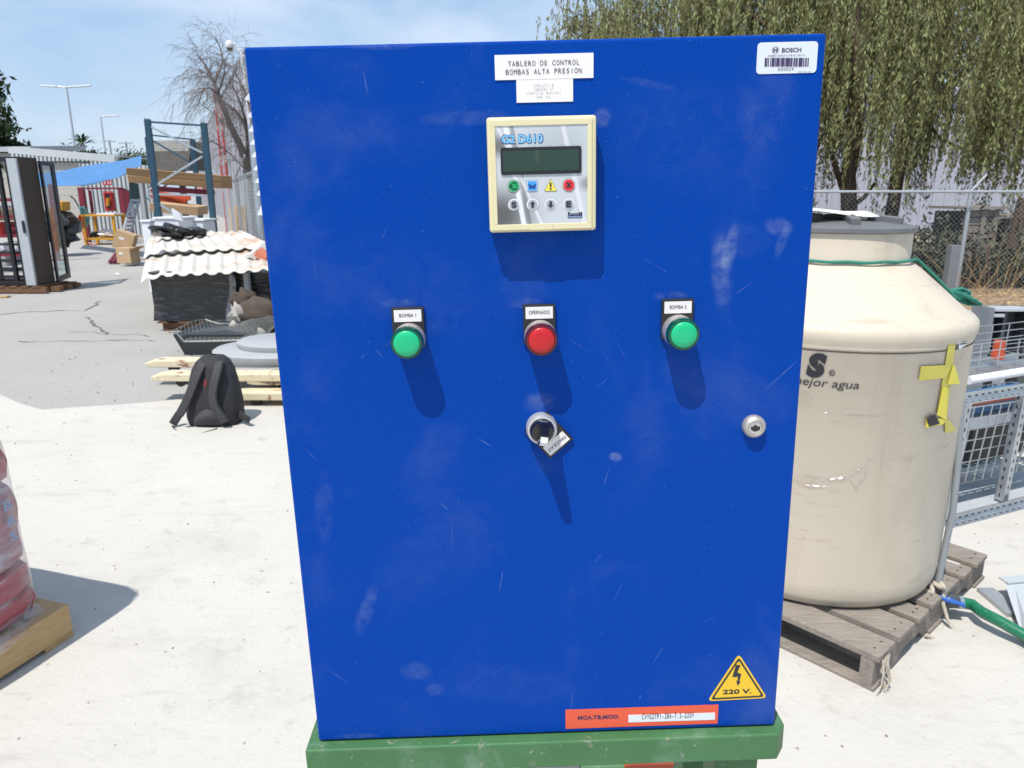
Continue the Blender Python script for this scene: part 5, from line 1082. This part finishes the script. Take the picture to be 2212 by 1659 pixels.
tt('S', 354, 1040, 42, 54, M_logo, 'logo_letter', bold=.075, shear=.12)
tt('O', 453, 1088, 13, 13, M_ink, 'registered_mark'); tt('R', 453, 1088, 5.5, 6.5, M_ink, 'registered_mark')
tt('mejor agua', 405, 1160, 148, 22, M_ink, 'slogan', shear=.18)
# yellow tape cross
tape = part('yellow_tape', tankpatch([t5(1110, 1345), t5(1175, 1370), t5(1232, 868), t5(1192, 862)], .004, 10), M_tape, tank)
part('tape_strip', tankpatch([t5(998, 1136), t5(1165, 1118), t5(1215, 1035), t5(1012, 1045)], .0055), M_tape, tape)
part('tape_strip', tankpatch([t5(1178, 1160), t5(1258, 1155), t5(1225, 1040), t5(1212, 1036)], .008), M_tapeb, tape)
part('tape_strip', tankpatch([t5(1040, 1432), t5(1150, 1410), t5(1180, 1375), t5(1045, 1370)], .007), M_tapeb, tape); part('tape_strip', tankpatch([t5(1165, 1465), t5(1238, 1452), t5(1190, 1378), t5(1160, 1385)], .006), M_tape, tape)
part('tape_strip', tankpatch([t5(1112, 1350), t5(1172, 1385), t5(1178, 1180), t5(1150, 1170)], .0085), M_tapeb, tape)
part('black_patch', tankpatch([t5(1068, 1425), t5(1132, 1405), t5(1100, 1345), t5(1045, 1372)], .010), M_blackm, tape)
st_ = part('round_sticker', tankpatch([t5(1240, 945), t5(1292, 915), t5(1303, 835), t5(1240, 845)], .003), M_kw, tank)
part('sticker_print', tankpatch([t5(1262, 893), t5(1298, 888), t5(1300, 876), t5(1263, 881)], .0045), M_ink, st_); part('sticker_print', tankpatch([t5(1262, 910), t5(1296, 904), t5(1298, 896), t5(1262, 902)], .0045), M_ink, st_)
part('sticker_print', tankpatch([t5(1226, 866), t5(1258, 866), t5(1258, 838), t5(1240, 846)], .0045), M_dgrey, st_); part('sticker_print', tankpatch([t5(1236, 940), t5(1250, 942), t5(1252, 905), t5(1236, 908)], .0045), M_dgrey, st_)
# torn clear film clinging round the tank
def t6(x, y): return ((x / 2.5136 + 1900) / 1.15732, (y / 2.5136 + 1100) / 1.15732)
rf = random.Random(8)
def fold(px, wd, conv=t6):
    P = [conv(*p) for p in px]; pts = []
    for a, b_ in zip(P[:-1], P[1:]):
        for k in range(5): pts.append((a[0] + (b_[0] - a[0]) * k / 5 + rf.uniform(-.7, .7), a[1] + (b_[1] - a[1]) * k / 5 + rf.uniform(-.7, .7)))
    pts.append(P[-1]); n_ = len(pts); mb = MB()
    for k, (u, v) in enumerate(pts):
        f = math.sin(math.pi * (k + .3) / n_); w_ = wd * f * rf.uniform(.5, 1.1)
        mb.v += [ontank(u, v - .4, .0025), ontank(u, v + w_ * .35, .0025 + .0045 * f * rf.uniform(.4, 1.3)), ontank(u + rf.uniform(-1, 1), v + w_, .0028)]
    mb.f = [(3 * k + q, 3 * k + 3 + q, 3 * k + 4 + q, 3 * k + 1 + q) for k in range(n_ - 1) for q in (0, 1)]
    part('torn_film', mb, M_filmt, tank, smooth=50)
fold([(225, 228), (320, 222), (420, 245), (500, 235), (570, 205), (650, 165), (740, 70)], 12); fold([(230, 270), (330, 285), (420, 290)], 8); fold([(560, 230), (600, 300), (650, 220), (690, 150)], 14)
fold([(840, 105), (900, 110), (960, 95), (990, 75)], 4); fold([(910, 195), (940, 130), (960, 100)], 4); fold([(1110, 40), (1160, 60), (1200, 20)], 8); fold([(905, 892), (960, 870), (1040, 820), (1085, 780)], 3.5)
fold([(400, 1336), (560, 1334), (740, 1345), (820, 1325)], 1.6, t5); fold([(880, 1285), (950, 1275), (1000, 1260)], 1.6, t5)
# pipe, valve on the tank
va = ontank(2000, 1282, .03); vz = va.z
p_b = at(2022, 1262, va.y - .03); 
def edge(u, v): d = ray(u, v); k = 2.62 / d.y; return Vector((d.x * k, 2.62, H + d.z * k))
part('sight_pipe', MB().tube([edge(2026, 1262), edge(2042, 1180), edge(2058, 1105), edge(2067, 1020), edge(2074, 915), edge(2079, 860)], .0125, 12), M_pipe, tank, smooth=60)
v0 = edge(1998, 1288); v1 = edge(2068, 1300)
part('outlet', MB().tube([v0 - Vector((.02, -.05, 0)), v0 + (v1 - v0) * .25], .032, 14), M_pipe, tank, smooth=40)
vb = part('valve_body', MB().tube([v0 + (v1 - v0) * .2, v0 + (v1 - v0) * .35, v0 + (v1 - v0) * .55, v0 + (v1 - v0) * .8, v0 + (v1 - v0) * 1.05], [.024, .030, .034, .030, .022], 14), M_dgrey, tank, smooth=40)
lv0, lv1 = edge(2014, 1277) + Vector((0, -.045, .0)), edge(2068, 1296) + Vector((0, -.045, 0)); dl = (lv1 - lv0).normalized(); nl_ = Vector((0, -.35, 1)).normalized(); sl_ = dl.cross(nl_).normalized()
mb = MB(); L = (lv1 - lv0).length
mb.prism([lv0 + dl * a * L + sl_ * b_ for a, b_ in ((0, -.006), (0, .006), (.25, .013), (.45, .013), (.7, .008), (1, .010), (1, -.010), (.7, -.008), (.45, -.013), (.25, -.013))], nl_ * .008); part('valve_lever', mb, M_bluelev, vb)
part('lever_screw', MB().tube([lv0 + dl * L * .36 + nl_ * .006, lv0 + dl * L * .36 + nl_ * .012], .005, 10), M_galv, vb)
part('hose_clamp', MB().tube([v0 + (v1 - v0) * .98, v0 + (v1 - v0) * 1.10], .0265, 14), M_galv, vb, smooth=40)
h0 = v0 + (v1 - v0) * 1.04
solo('garden_hose', MB().tube([h0, h0 + Vector((.05, -.01, -.006)), at(2120, 1322, 2.55), at(2165, 1345, 2.48), at(2215, 1374, 2.42), at(2290, 1430, 2.3), gr(2390, 1540, .03)], .0225, 16), M_hose, 'green braided garden hose running from the blue-handled valve to the right', 'hose', smooth=60)
# ropes
def ropepts(px, Y): return [at(u, v, Y) for u, v in px]
rp_ = MB(); 
for k, (a, b_) in enumerate((((1988, 1272), (2012, 1262)), ((1984, 1282), (2000, 1300)), ((1981, 1294), (1996, 1308)), ((2018, 1262), (2032, 1256)))):
    pa, pb_ = edge(*a), edge(*b_); c_ = (pa + pb_) / 2 + Vector((0, -.05, .0)); rp_.tube([pa + Vector((0, .02, 0)), pa.lerp(c_, .6), c_, pb_.lerp(c_, .6), pb_ + Vector((0, .02, 0))], .010, 8)
rp_.tube([edge(2030, 1256) + Vector((0, -.03, 0)), edge(2022, 1290) + Vector((0, -.05, 0)), edge(2026, 1320) + Vector((0, -.07, 0)), edge(2038, 1345) + Vector((0, -.1, 0)), edge(2030, 1365) + Vector((0, -.12, 0)), gr(2000, 1372, .02)], .007, 8)
solo('white_rope', rp_, M_twine, 'pale rope knotted around the tank outlet and hanging to the ground', 'rope', smooth=60)
tw2 = MB()
for k in range(7):
    a = tp_(.0, -.02, .13) + e1 * R_.uniform(.01, .08); tw2.tube([a, a + Vector((R_.uniform(-.02, .01), -.012, -.05)), a + Vector((R_.uniform(-.03, .02), -.014, -.09)), Vector((a.x + R_.uniform(-.03, .02), a.y - .02, .006))], .0028, 5)
solo('twine', tw2, M_twine, 'frayed twine hanging from the near corner of the tank pallet', 'twine')
gp = MB(); pts = []
for k in range(25):
    a = rad(-170 + 142 * k / 24); r = .270 + .002 * math.sin(k); pts.append(Vector((TX + r * math.cos(a), TY + r * math.sin(a), 1.413 + .0015 * math.sin(k * 1.3))))
for f in (.0, .25, .5, .75, 1.0): a = rad(-20 + 13 * f); r = .285 + (.46 - .285) * f; pts.append(Vector((TX + r * math.cos(a), TY + r * math.sin(a), 1.408 - .150 * f)))
gp.tube(pts, .0058, 8)
e_ = pts[-1]
for k in range(6): a0 = rad(36 + 4 * k); gp.tube([e_ + Vector((-.03 + .01 * k, .02, .02)), e_ + Vector((.05 + .015 * k, .05 + .02 * math.sin(k), .03 - .012 * k)), e_ + Vector((.12, .10, .01 - .010 * k)), e_ + Vector((.03 + .01 * k, .10, -.005 * k))], .007, 6)
solo('green_rope', gp, M_rope, 'green rope looped around the tank neck with a coil at the right', 'rope', smooth=60)

# galvanised slotted-angle stand
gs = thing('slotted_angle_stand', 'galvanised slotted-angle stand to the right of the tank', 'stand', gr(2120, 1110))
g1, g2 = gr(2040, 1135), gr(2212, 1090); gd1 = (g2 - g1).normalized(); gd2 = Vector((-gd1.y, gd1.x, 0))
def gpnt(a, b_, z): return g1 + gd1 * a + gd2 * b_ + Vector((0, 0, z))
def angle_bar(nm, p, q, face, par=gs):
    p, q = Vector(p), Vector(q); d = (q - p).normalized(); f1 = Vector(face).normalized(); f2 = d.cross(f1).normalized(); mb = MB()
    mb.prism([p, p + f1 * .045, p + f1 * .045 + f2 * .003, p + f2 * .003], q - p); mb.prism([p + f2 * .0031, p + f2 * .045, p + f2 * .045 + f1 * .003, p + f2 * .0031 + f1 * .003], q - p)
    o = part(nm, mb, M_galv, par); L = (q - p).length; hl = MB()
    for k in range(int(L / .05)):
        for c_, nrm, sd_ in ((p + d * (.03 + .05 * k) + f1 * .024, f2, f1), (p + d * (.03 + .05 * k) + f2 * .024, f1, f2)):
            for s__ in (-.0008, .0038): hl.poly([c_ + nrm * s__ + d * x + sd_ * y for x, y in ((-.010, -.004), (.010, -.004), (.010, .004), (-.010, .004))])
    part('slots', hl, M_blackm, o, kind='stuff'); return o
Hs = .66
for a, b_ in ((0, 0), (.50, .03), (0.02, .48), (.52, .50), (1.05, .03), (1.05, .5)): angle_bar('leg', gpnt(a, b_, .03), gpnt(a + .02, b_, Hs), gd1)
for b_ in (0.0, .5): angle_bar('top_beam', gpnt(-.05, b_, Hs + .003), gpnt(1.2, b_, Hs + .003), (0, 0, 1)); angle_bar('base_beam', gpnt(-.02, b_, .002), gpnt(1.2, b_, .002), (0, 0, 1))
part('floor_sheet', MB().prism([gpnt(.0, .05, .012), gpnt(1.15, .05, .012), gpnt(1.15, .48, .012), gpnt(.0, .48, .012)], (0, 0, .006)), M_lgrey, gs)
part('back_beam', MB().bar(gpnt(-.05, .25, Hs + .06), gpnt(1.2, .25, Hs + .06), .04, .05), M_galv, gs)
solo('brick', MB().box(gpnt(.22, .22, .075), (.20, .10, .11), Matrix.Rotation(.35, 3, 'Z')), M_brick, 'red-brown brick block lying on the floor sheet of the stand', 'brick', bevel=.006)
def wirebasket(nm, lab, o_, du_, dv_, dw_, nu, nv, nw, r):
    t = thing(nm, lab, 'wire basket', o_, 'wire baskets on the stand')
    faces = ((o_, du_, dw_, nu, nw, 'front_grid'), (o_ + dv_, du_, dw_, nu, nw, 'back_grid'), (o_, dv_, dw_, nv, nw, 'side_grid'), (o_ + du_, dv_, dw_, nv, nw, 'side_grid'), (o_, du_, dv_, nu, nv, 'bottom_grid'))
    for q, a, b_, na, nb, n2 in faces:
        mb = MB()
        for i in range(na + 1): mb.bar(q + a * i / na, q + a * i / na + b_, r, r)
        for j in range(nb + 1): mb.bar(q + b_ * j / nb, q + b_ * j / nb + a, r, r)
        part(n2, mb, M_galv, t)
bo = gpnt(.12, .10, .16); wirebasket('wire_basket', 'galvanised wire basket hanging inside the slotted-angle stand', bo, gd1 * .85 + Vector((0, 0, -.02)), gd2 * .30, Vector((.0, -.05, .44)), 12, 4, 7, .005)
bo2 = gpnt(-.05, .12, Hs + .08); wirebasket('wire_basket', 'shallow wire basket lying on top of the slotted-angle stand', bo2, gd1 * 1.2, gd2 * .34, Vector((0, 0, .17)), 8, 3, 4, .004)
solo('dark_carton', MB().prism([gpnt(a, b_, .20) for a, b_ in ((.42, .20), (.90, .20), (.90, .38), (.42, .38))], (0, 0, .28)), M_blackm, 'dark box standing inside the hanging wire basket', 'box')
solo('blue_board', MB().prism([gpnt(a, b_, .52) for a, b_ in ((.20, .14), (1.0, .16), (1.0, .36), (.20, .34))], (0, 0, .05)), M_bluesheet, 'blue board under the top beams of the stand', 'board')
solo('orange_bar', MB().bar(gpnt(.22, .13, .60), gpnt(1.05, .12, .60), .05, .03), M_orange, 'orange bar just below the top beam of the stand', 'bar'); solo('white_board', MB().prism([gpnt(a, b_, .44) for a, b_ in ((.25, .13), (1.0, .14), (1.0, .35), (.25, .34))], (0, 0, .06)), M_wbox, 'white board beneath the blue board on the stand', 'board')
solo('white_rod', MB().tube([gpnt(.08, .05, Hs + .09), gpnt(1.3, .0, Hs + .12)], .022, 12), M_wbox, 'white rod lying along the front of the stand top', 'rod', smooth=40)
solo('white_tube', MB().tube([gpnt(.10, .30, Hs + .12), gpnt(.32, .26, Hs + .26)], .038, 14), M_wbox, 'short thick white tube leaning in the shallow basket', 'tube', smooth=40)
solo('pale_strip', MB().bar(gpnt(-.03, .14, Hs + .30), gpnt(.14, .12, Hs + .06), .03, .012), M_jack, 'cream strip leaning at the left end of the shallow basket', 'strip')
solo('orange_lamp', MB().lathe([(.03, 0), (.034, .03), (.028, .06), (.03, .065), (.028, .10)], 16, gpnt(.52, .2, Hs + .13)), M_orange, 'small orange and cream fitting in the shallow basket', 'fitting', smooth=40)
dk = thing('steel_casing', 'dark grey steel casing standing upright behind the stand', 'casing', gpnt(.3, 1.3, 0))
a0, a1 = at(2116, 745, 4.9), at(2200, 745, 4.9); zt2 = at(2130, 664, 4.9).z
part('back', MB().bb((a0.x, 4.98, .0), (a1.x, 5.0, zt2)), M_dgrey, dk); part('side', MB().bb((a0.x - .03, 4.8, 0), (a0.x, 5.0, zt2 + .01)), mat('mid_grey_steel', (.17, .19, .21), .5), dk); part('side', MB().bb((a1.x, 4.85, 0), (a1.x + .02, 5.0, zt2)), M_dgrey, dk)
part('top_lip', MB().bb((a0.x, 4.82, zt2 - .015), (a1.x, 4.975, zt2)), M_lgrey, dk); part('divider', MB().bb((a0.x + .12, 4.88, 0), (a0.x + .14, 4.975, zt2 - .02)), M_dgrey, dk); part('bracket', MB().bb((a0.x + .001, 4.80, zt2 - .05), (a0.x + .07, 4.815, zt2 - .03)), M_lgrey, dk)
dk2 = solo('steel_casing', MB().bb((at(2203, 700, 5.2).x, 5.1, 0), (at(2203, 700, 5.2).x + .5, 5.4, at(2203, 690, 5.1).z)), M_dgrey, 'black steel box right of the dark casing, cut by the picture edge', 'casing', bevel=.01)
# metal channel at the right edge
ch = thing('metal_tray', 'grey folded metal tray on the concrete at the right edge', 'tray', gr(2200, 1390))
q0, q1, q2_ = at(2170, 1258, 2.75), at(2182, 1325, 2.62), gr(2214, 1392, .01)
mb = MB(); f = Vector((.75, .10, .01)); mb.prism([q0, q0 + Vector((.03, -.02, -.005)), q2_ + Vector((.02, 0, .03)), q2_], f); part('front_wall', mb, M_lgrey, ch)
part('base_sheet', MB().prism([q0 + Vector((.05, .1, -.12)), q0 + f + Vector((0, .1, -.12)), q2_ + f, q2_ + Vector((.02, .02, .002))], (0, 0, .006)), M_galvd, ch); part('flange', MB().bar(q0 + Vector((0, .01, .003)), q0 + f + Vector((0, .01, .003)), .05, .006), M_lgrey, ch)
part('foot', MB().bb((q1.x - .01, q1.y, .0045), (q1.x + .06, q1.y + .2, q1.z)), M_galvd, ch)

# right chain-link fence
rf_ = thing('chain_link_fence', 'chain-link fence with a top rail behind the water tank on the right', 'fence', (6, 12.8, 0), 'chain-link fences')
YF = 12.8
def rp2(a, z): return Vector((1.5 + 12 * a, YF - .4 * a, z))
zr = at(2150, 414, YF).z
part('top_rail', MB().tube([rp2(0, zr), rp2(1, zr)], .022, 8), M_galvd, rf_, smooth=60)
xp = at(2093, 420, YF).x
for x in (xp - 3.2, xp, xp + 3.0): part('post', MB().tube([(x, YF - .05, 0), (x, YF - .05, zr + .02)], .035, 10), M_galvd, rf_, smooth=60); part('barb_arm', MB().tube([(x, YF - .05, zr + .02), (x + .22, YF - .05, zr + .28)], .016, 6), M_galvd, rf_)
part('chain_link', linkmesh(lambda a, z: rp2(a, z) + Vector((0, -.02, 0)), 12, zr - .05, .08, .0016), M_galvd, rf_, kind='stuff')
solo('grey_post', MB().bb((at(2053, 560, 11.9).x, 11.9, 0), (at(2073, 560, 11.9).x, 12.05, at(2060, 530, 11.9).z)), mat('grey_post_paint', (.16, .17, .185), .6), 'square grey post standing in front of the right fence', 'post', bevel=.006)
# weathered crates behind it
for i, (u0, u1, v0, Y, lab) in enumerate(((2084, 2160, 452, 14.6, 'weathered wooden crate behind the fence, left of the slanted trunk'), (2178, 2290, 470, 15.2, 'weathered wooden crate behind the fence, right of the slanted trunk'))):
    a, b_ = at(u0, v0, Y), at(u1, v0, Y); t = thing('wooden_crate', lab, 'crate', (a.x, Y, 0), 'weathered crates'); nb = 9; hh = a.z / nb
    for k in range(nb): part('plank', MB().bb((a.x + R_.uniform(-.03, .03), Y + R_.uniform(0, .02), hh * k + .01), (b_.x + R_.uniform(-.03, .03), Y + .04, hh * (k + 1) - .012)), M_wood, t)
    for x in (a.x + .02, (a.x + b_.x) / 2, b_.x - .1): part('batten', MB().bb((x, Y - .03, 0), (x + .09, Y - .001, a.z)), M_wood, t)
    part('inner_box', MB().bb((a.x + .05, Y + .06, 0), (b_.x - .05, Y + 1.1, a.z - .05)), M_blackm, t); part('cover_board', MB().bb((a.x - .1, Y - .1, a.z + .002), (b_.x + .1, Y + 1.1, a.z + .05)), M_wood, t)
# willow
WX, WY = 8.6, 17.6
wt = thing('willow_tree', 'large olive-green weeping willow filling the upper right', 'tree', (WX, WY, 0))
tk = MB()
def wl(pts, r0, r1): tk.tube(pts, [r0 + (r1 - r0) * i / (len(pts) - 1) for i in range(len(pts))], 8, False)
tA, tB = at(1832, 480, 16.6), at(1930, 450, 17.6)
wl([Vector((tA.x, 16.6, 0)), at(1834, 450, 16.6), at(1832, 380, 16.5), at(1845, 300, 16.3), at(1860, 200, 16.2), at(1850, 90, 16.4), at(1840, -60, 16.6)], .20, .10); wl([at(1834, 440, 16.6), at(1822, 410, 16.5), at(1808, 370, 16.4), at(1796, 330, 16.2)], .09, .04); wl([at(1835, 450, 16.6), at(1868, 425, 16.5), at(1890, 395, 16.4)], .06, .03)
wl([Vector((tB.x - .1, 17.6, 0)), at(1928, 450, 17.6), at(1938, 390, 17.5), at(1950, 320, 17.4), at(1975, 220, 17.3), at(2000, 60, 17.2), at(2010, -80, 17.2)], .17, .09); wl([at(1945, 330, 17.4), at(1990, 260, 17.0), at(2060, 180, 16.8), at(2150, 90, 16.6)], .08, .04); wl([at(1842, 310, 16.3), at(1780, 200, 16.5), at(1700, 90, 16.7), at(1580, 0, 17)], .10, .04); wl([at(1975, 220, 17.3), at(2030, 300, 17), at(2100, 330, 17)], .05, .02)
wl([at(2212, 430, 14.2), at(2196, 500, 14.1), at(2180, 560, 14.0), at(2168, 645, 13.9), Vector((at(2168, 645, 13.9).x, 13.9, 0))], .11, .15)
part('trunk', tk, M_bark, wt, smooth=60)
r = np.random.RandomState(21); Vs = []; tot = 0; sm = MB()
cn = np.array([8.2, 18.2, 4.9]); rd = np.array([7.6, 3.6, 4.2])
nst = 4100; k = 0
while k < nst:
    a, el = r.uniform(0, 2 * np.pi), r.uniform(-.35, 1.5); q = r.uniform(.55, 1.02); p = cn + rd * q * np.array([np.cos(a) * np.cos(el), np.sin(a) * np.cos(el), np.sin(el)])
    if p[0] > 15: continue
    if np.sin(p[0] * 3.1 + 1.5 * np.sin(p[1] * 2)) + .7 * np.sin(p[0] * 7.3 + p[1] * 2.7 + p[2]) + r.normal(0, .55) < -.35: continue
    k += 1
    clump = np.sin(p[0] * 1.7 + 1) + np.sin(p[0] * 4.1 + p[1] * 1.3) * .6
    L = r.uniform(.8, 4.6) * (1 + .25 * clump); zmin = 1.15 + 1.5 * r.rand() + .45 * np.sin(p[0] * 2.3) + (.45 if 4.5 < p[0] < 8.2 else -.15) * r.rand() ** .7 + max(0, (5.0 - p[0])) * .55
    L = min(L, max(.3, p[2] - zmin)); n_ = int(L * 38) + 4
    s_ = np.sort(r.rand(n_)); dx, dy = r.normal(0, .13, 2); bend = r.normal(0, .12)
    P = p + np.stack([dx * s_ + bend * np.sin(3 * s_), dy * s_, -L * s_], 1) + r.normal(0, .028, (n_, 3))
    d = np.stack([r.normal(0, .42, n_), r.normal(0, .42, n_), -np.ones(n_)], 1); d /= np.linalg.norm(d, axis=1)[:, None]
    e_ = r.normal(size=(n_, 3)); e_ -= d * (d * e_).sum(1)[:, None]; e_ /= np.linalg.norm(e_, axis=1)[:, None]
    Lf = (.108 * r.uniform(.6, 1.35, n_))[:, None]; A_ = d * Lf / 2; B_ = e_ * Lf * .13
    Vs.append(np.stack([P - A_, P - B_, P + A_, P + B_], 1).reshape(-1, 3)); tot += n_
    if k % 5 == 0: sm.tube([p, p + np.array([dx * .5 + bend, dy * .5, -L * .5]), p + np.array([dx, dy, -L])], [.006, .0045, .002], 3, False)
leafpart('crown', np.concatenate(Vs), tot, M_leaf, wt)
part('hanging_stems', sm, mat('yellow_stems', (.20, .15, .06), .8), wt, kind='stuff')
# second, thinner tree peeping over the panel on the left of the willow
tt2 = thing('small_tree', 'thin half-bare tree peeping over the panel left of the willow', 'tree', (at(1290, 300, 24).x, 24, 0)); tk = MB()
b0 = Vector((at(1285, 300, 24).x, 24, 0)); tops = [(1261, 40), (1270, 62), (1328, 48), (1318, 66), (1300, 72), (1345, 55), (1240, 60), (1335, 40)]; pts = []
tk.tube([b0, Vector((b0.x, 24, 4.6))], [.16, .10], 8, False)
for u, v in tops:
    e_ = at(u, v, 24); m_ = Vector((b0.x + (e_.x - b0.x) * .6, 24 + R_.uniform(-.3, .3), e_.z - .7)); tk.tube([Vector((b0.x, 24, 4.4)), m_, e_], [.07, .05, .02], 6, False)
    for _ in range(7):
        d = Vector((R_.gauss(0, .35), R_.gauss(0, .3), R_.gauss(-.05, .22))); tk.tube([e_.lerp(m_, R_.random() * .5), e_ + d * .5, e_ + d], [.012, .009, .004], 4, False); pts += [e_ + d * R_.uniform(.3, 1.1) + Vector((R_.gauss(0, .1), R_.gauss(0, .1), R_.gauss(-.05, .1))) for _ in range(26)]
part('trunk', tk, M_bark, tt2, smooth=60); V, n_ = leafcloud(pts, .05, 44, 0, 2.8); leafpart('crown', V, n_, mat('sparse_leaves', (.14, .12, .06), .7, island=.5), tt2)
# leaf litter and dry twigs
pts = [Vector((R_.uniform(4.0, 15), R_.uniform(10.7, 15), .012 + abs(R_.gauss(0, .012)))) for _ in range(9000)]
lt = bpy.data.objects.new('tmp', None); WM[lt] = Matrix.Identity(4)
V, n_ = leafcloud(pts, .05, 61, 0, 1.6); V[:, 2] = .012 + np.abs(V[:, 2] - .012) * .3
lo = leafpart('leaf_litter', V, n_, M_dry, lt); lo.parent = None; bpy.data.objects.remove(lt)
sb = thing('dry_shrub', 'dry twiggy shrub at the foot of the right fence', 'shrub', (at(2120, 600, 12.6).x, 12.6, 0)); mb = MB()
for k in range(26):
    b0 = Vector((at(2090, 600, 12.6).x + R_.uniform(-.3, .8), 12.55 + R_.uniform(-.1, .15), 0)); d = Vector((R_.gauss(0, .35), R_.gauss(0, .1), R_.uniform(.4, 1.1))); mb.tube([b0, b0 + d * .5 + Vector((R_.gauss(0, .05), 0, .05)), b0 + d], [.005, .004, .002], 3, False)
part('stems', mb, M_dry, sb)
pts = [Vector((R_.uniform(3.0, 10.5), R_.uniform(13.1, 16.5), abs(R_.gauss(.2, .42)))) for _ in range(16000)]
us = thing('undergrowth', 'dark shrubby undergrowth between the tank neck and the grey post', 'shrub', (5, 13.7, 0)); V, n_ = leafcloud(pts, .06, 71, 0, 2.4); leafpart('foliage', V, n_, mat('dark_undergrowth', (.05, .055, .032), .8, island=.5), us)

gb = MB()
for k in range(900):
    x_, y_ = R_.uniform(-5, 5), R_.uniform(1.6, 8); r_ = R_.uniform(.002, .007) * (1 + .12 * y_); p = Vector((x_, y_, .004)); a = R_.uniform(0, 6)
    q = [p + Vector((math.cos(a + t) * r_ * R_.uniform(.6, 1.2), math.sin(a + t) * r_ * R_.uniform(.6, 1.2), 0)) for t in (0, 1.6, 3.1, 4.7)]; gb.add(q + [p + Vector((0, 0, r_ * .7))], [(0, 1, 4), (1, 2, 4), (2, 3, 4), (3, 0, 4)])
part('grit', gb, mat('grey_grit', (.30, .28, .25), .9, island=.5), None, kind='stuff')
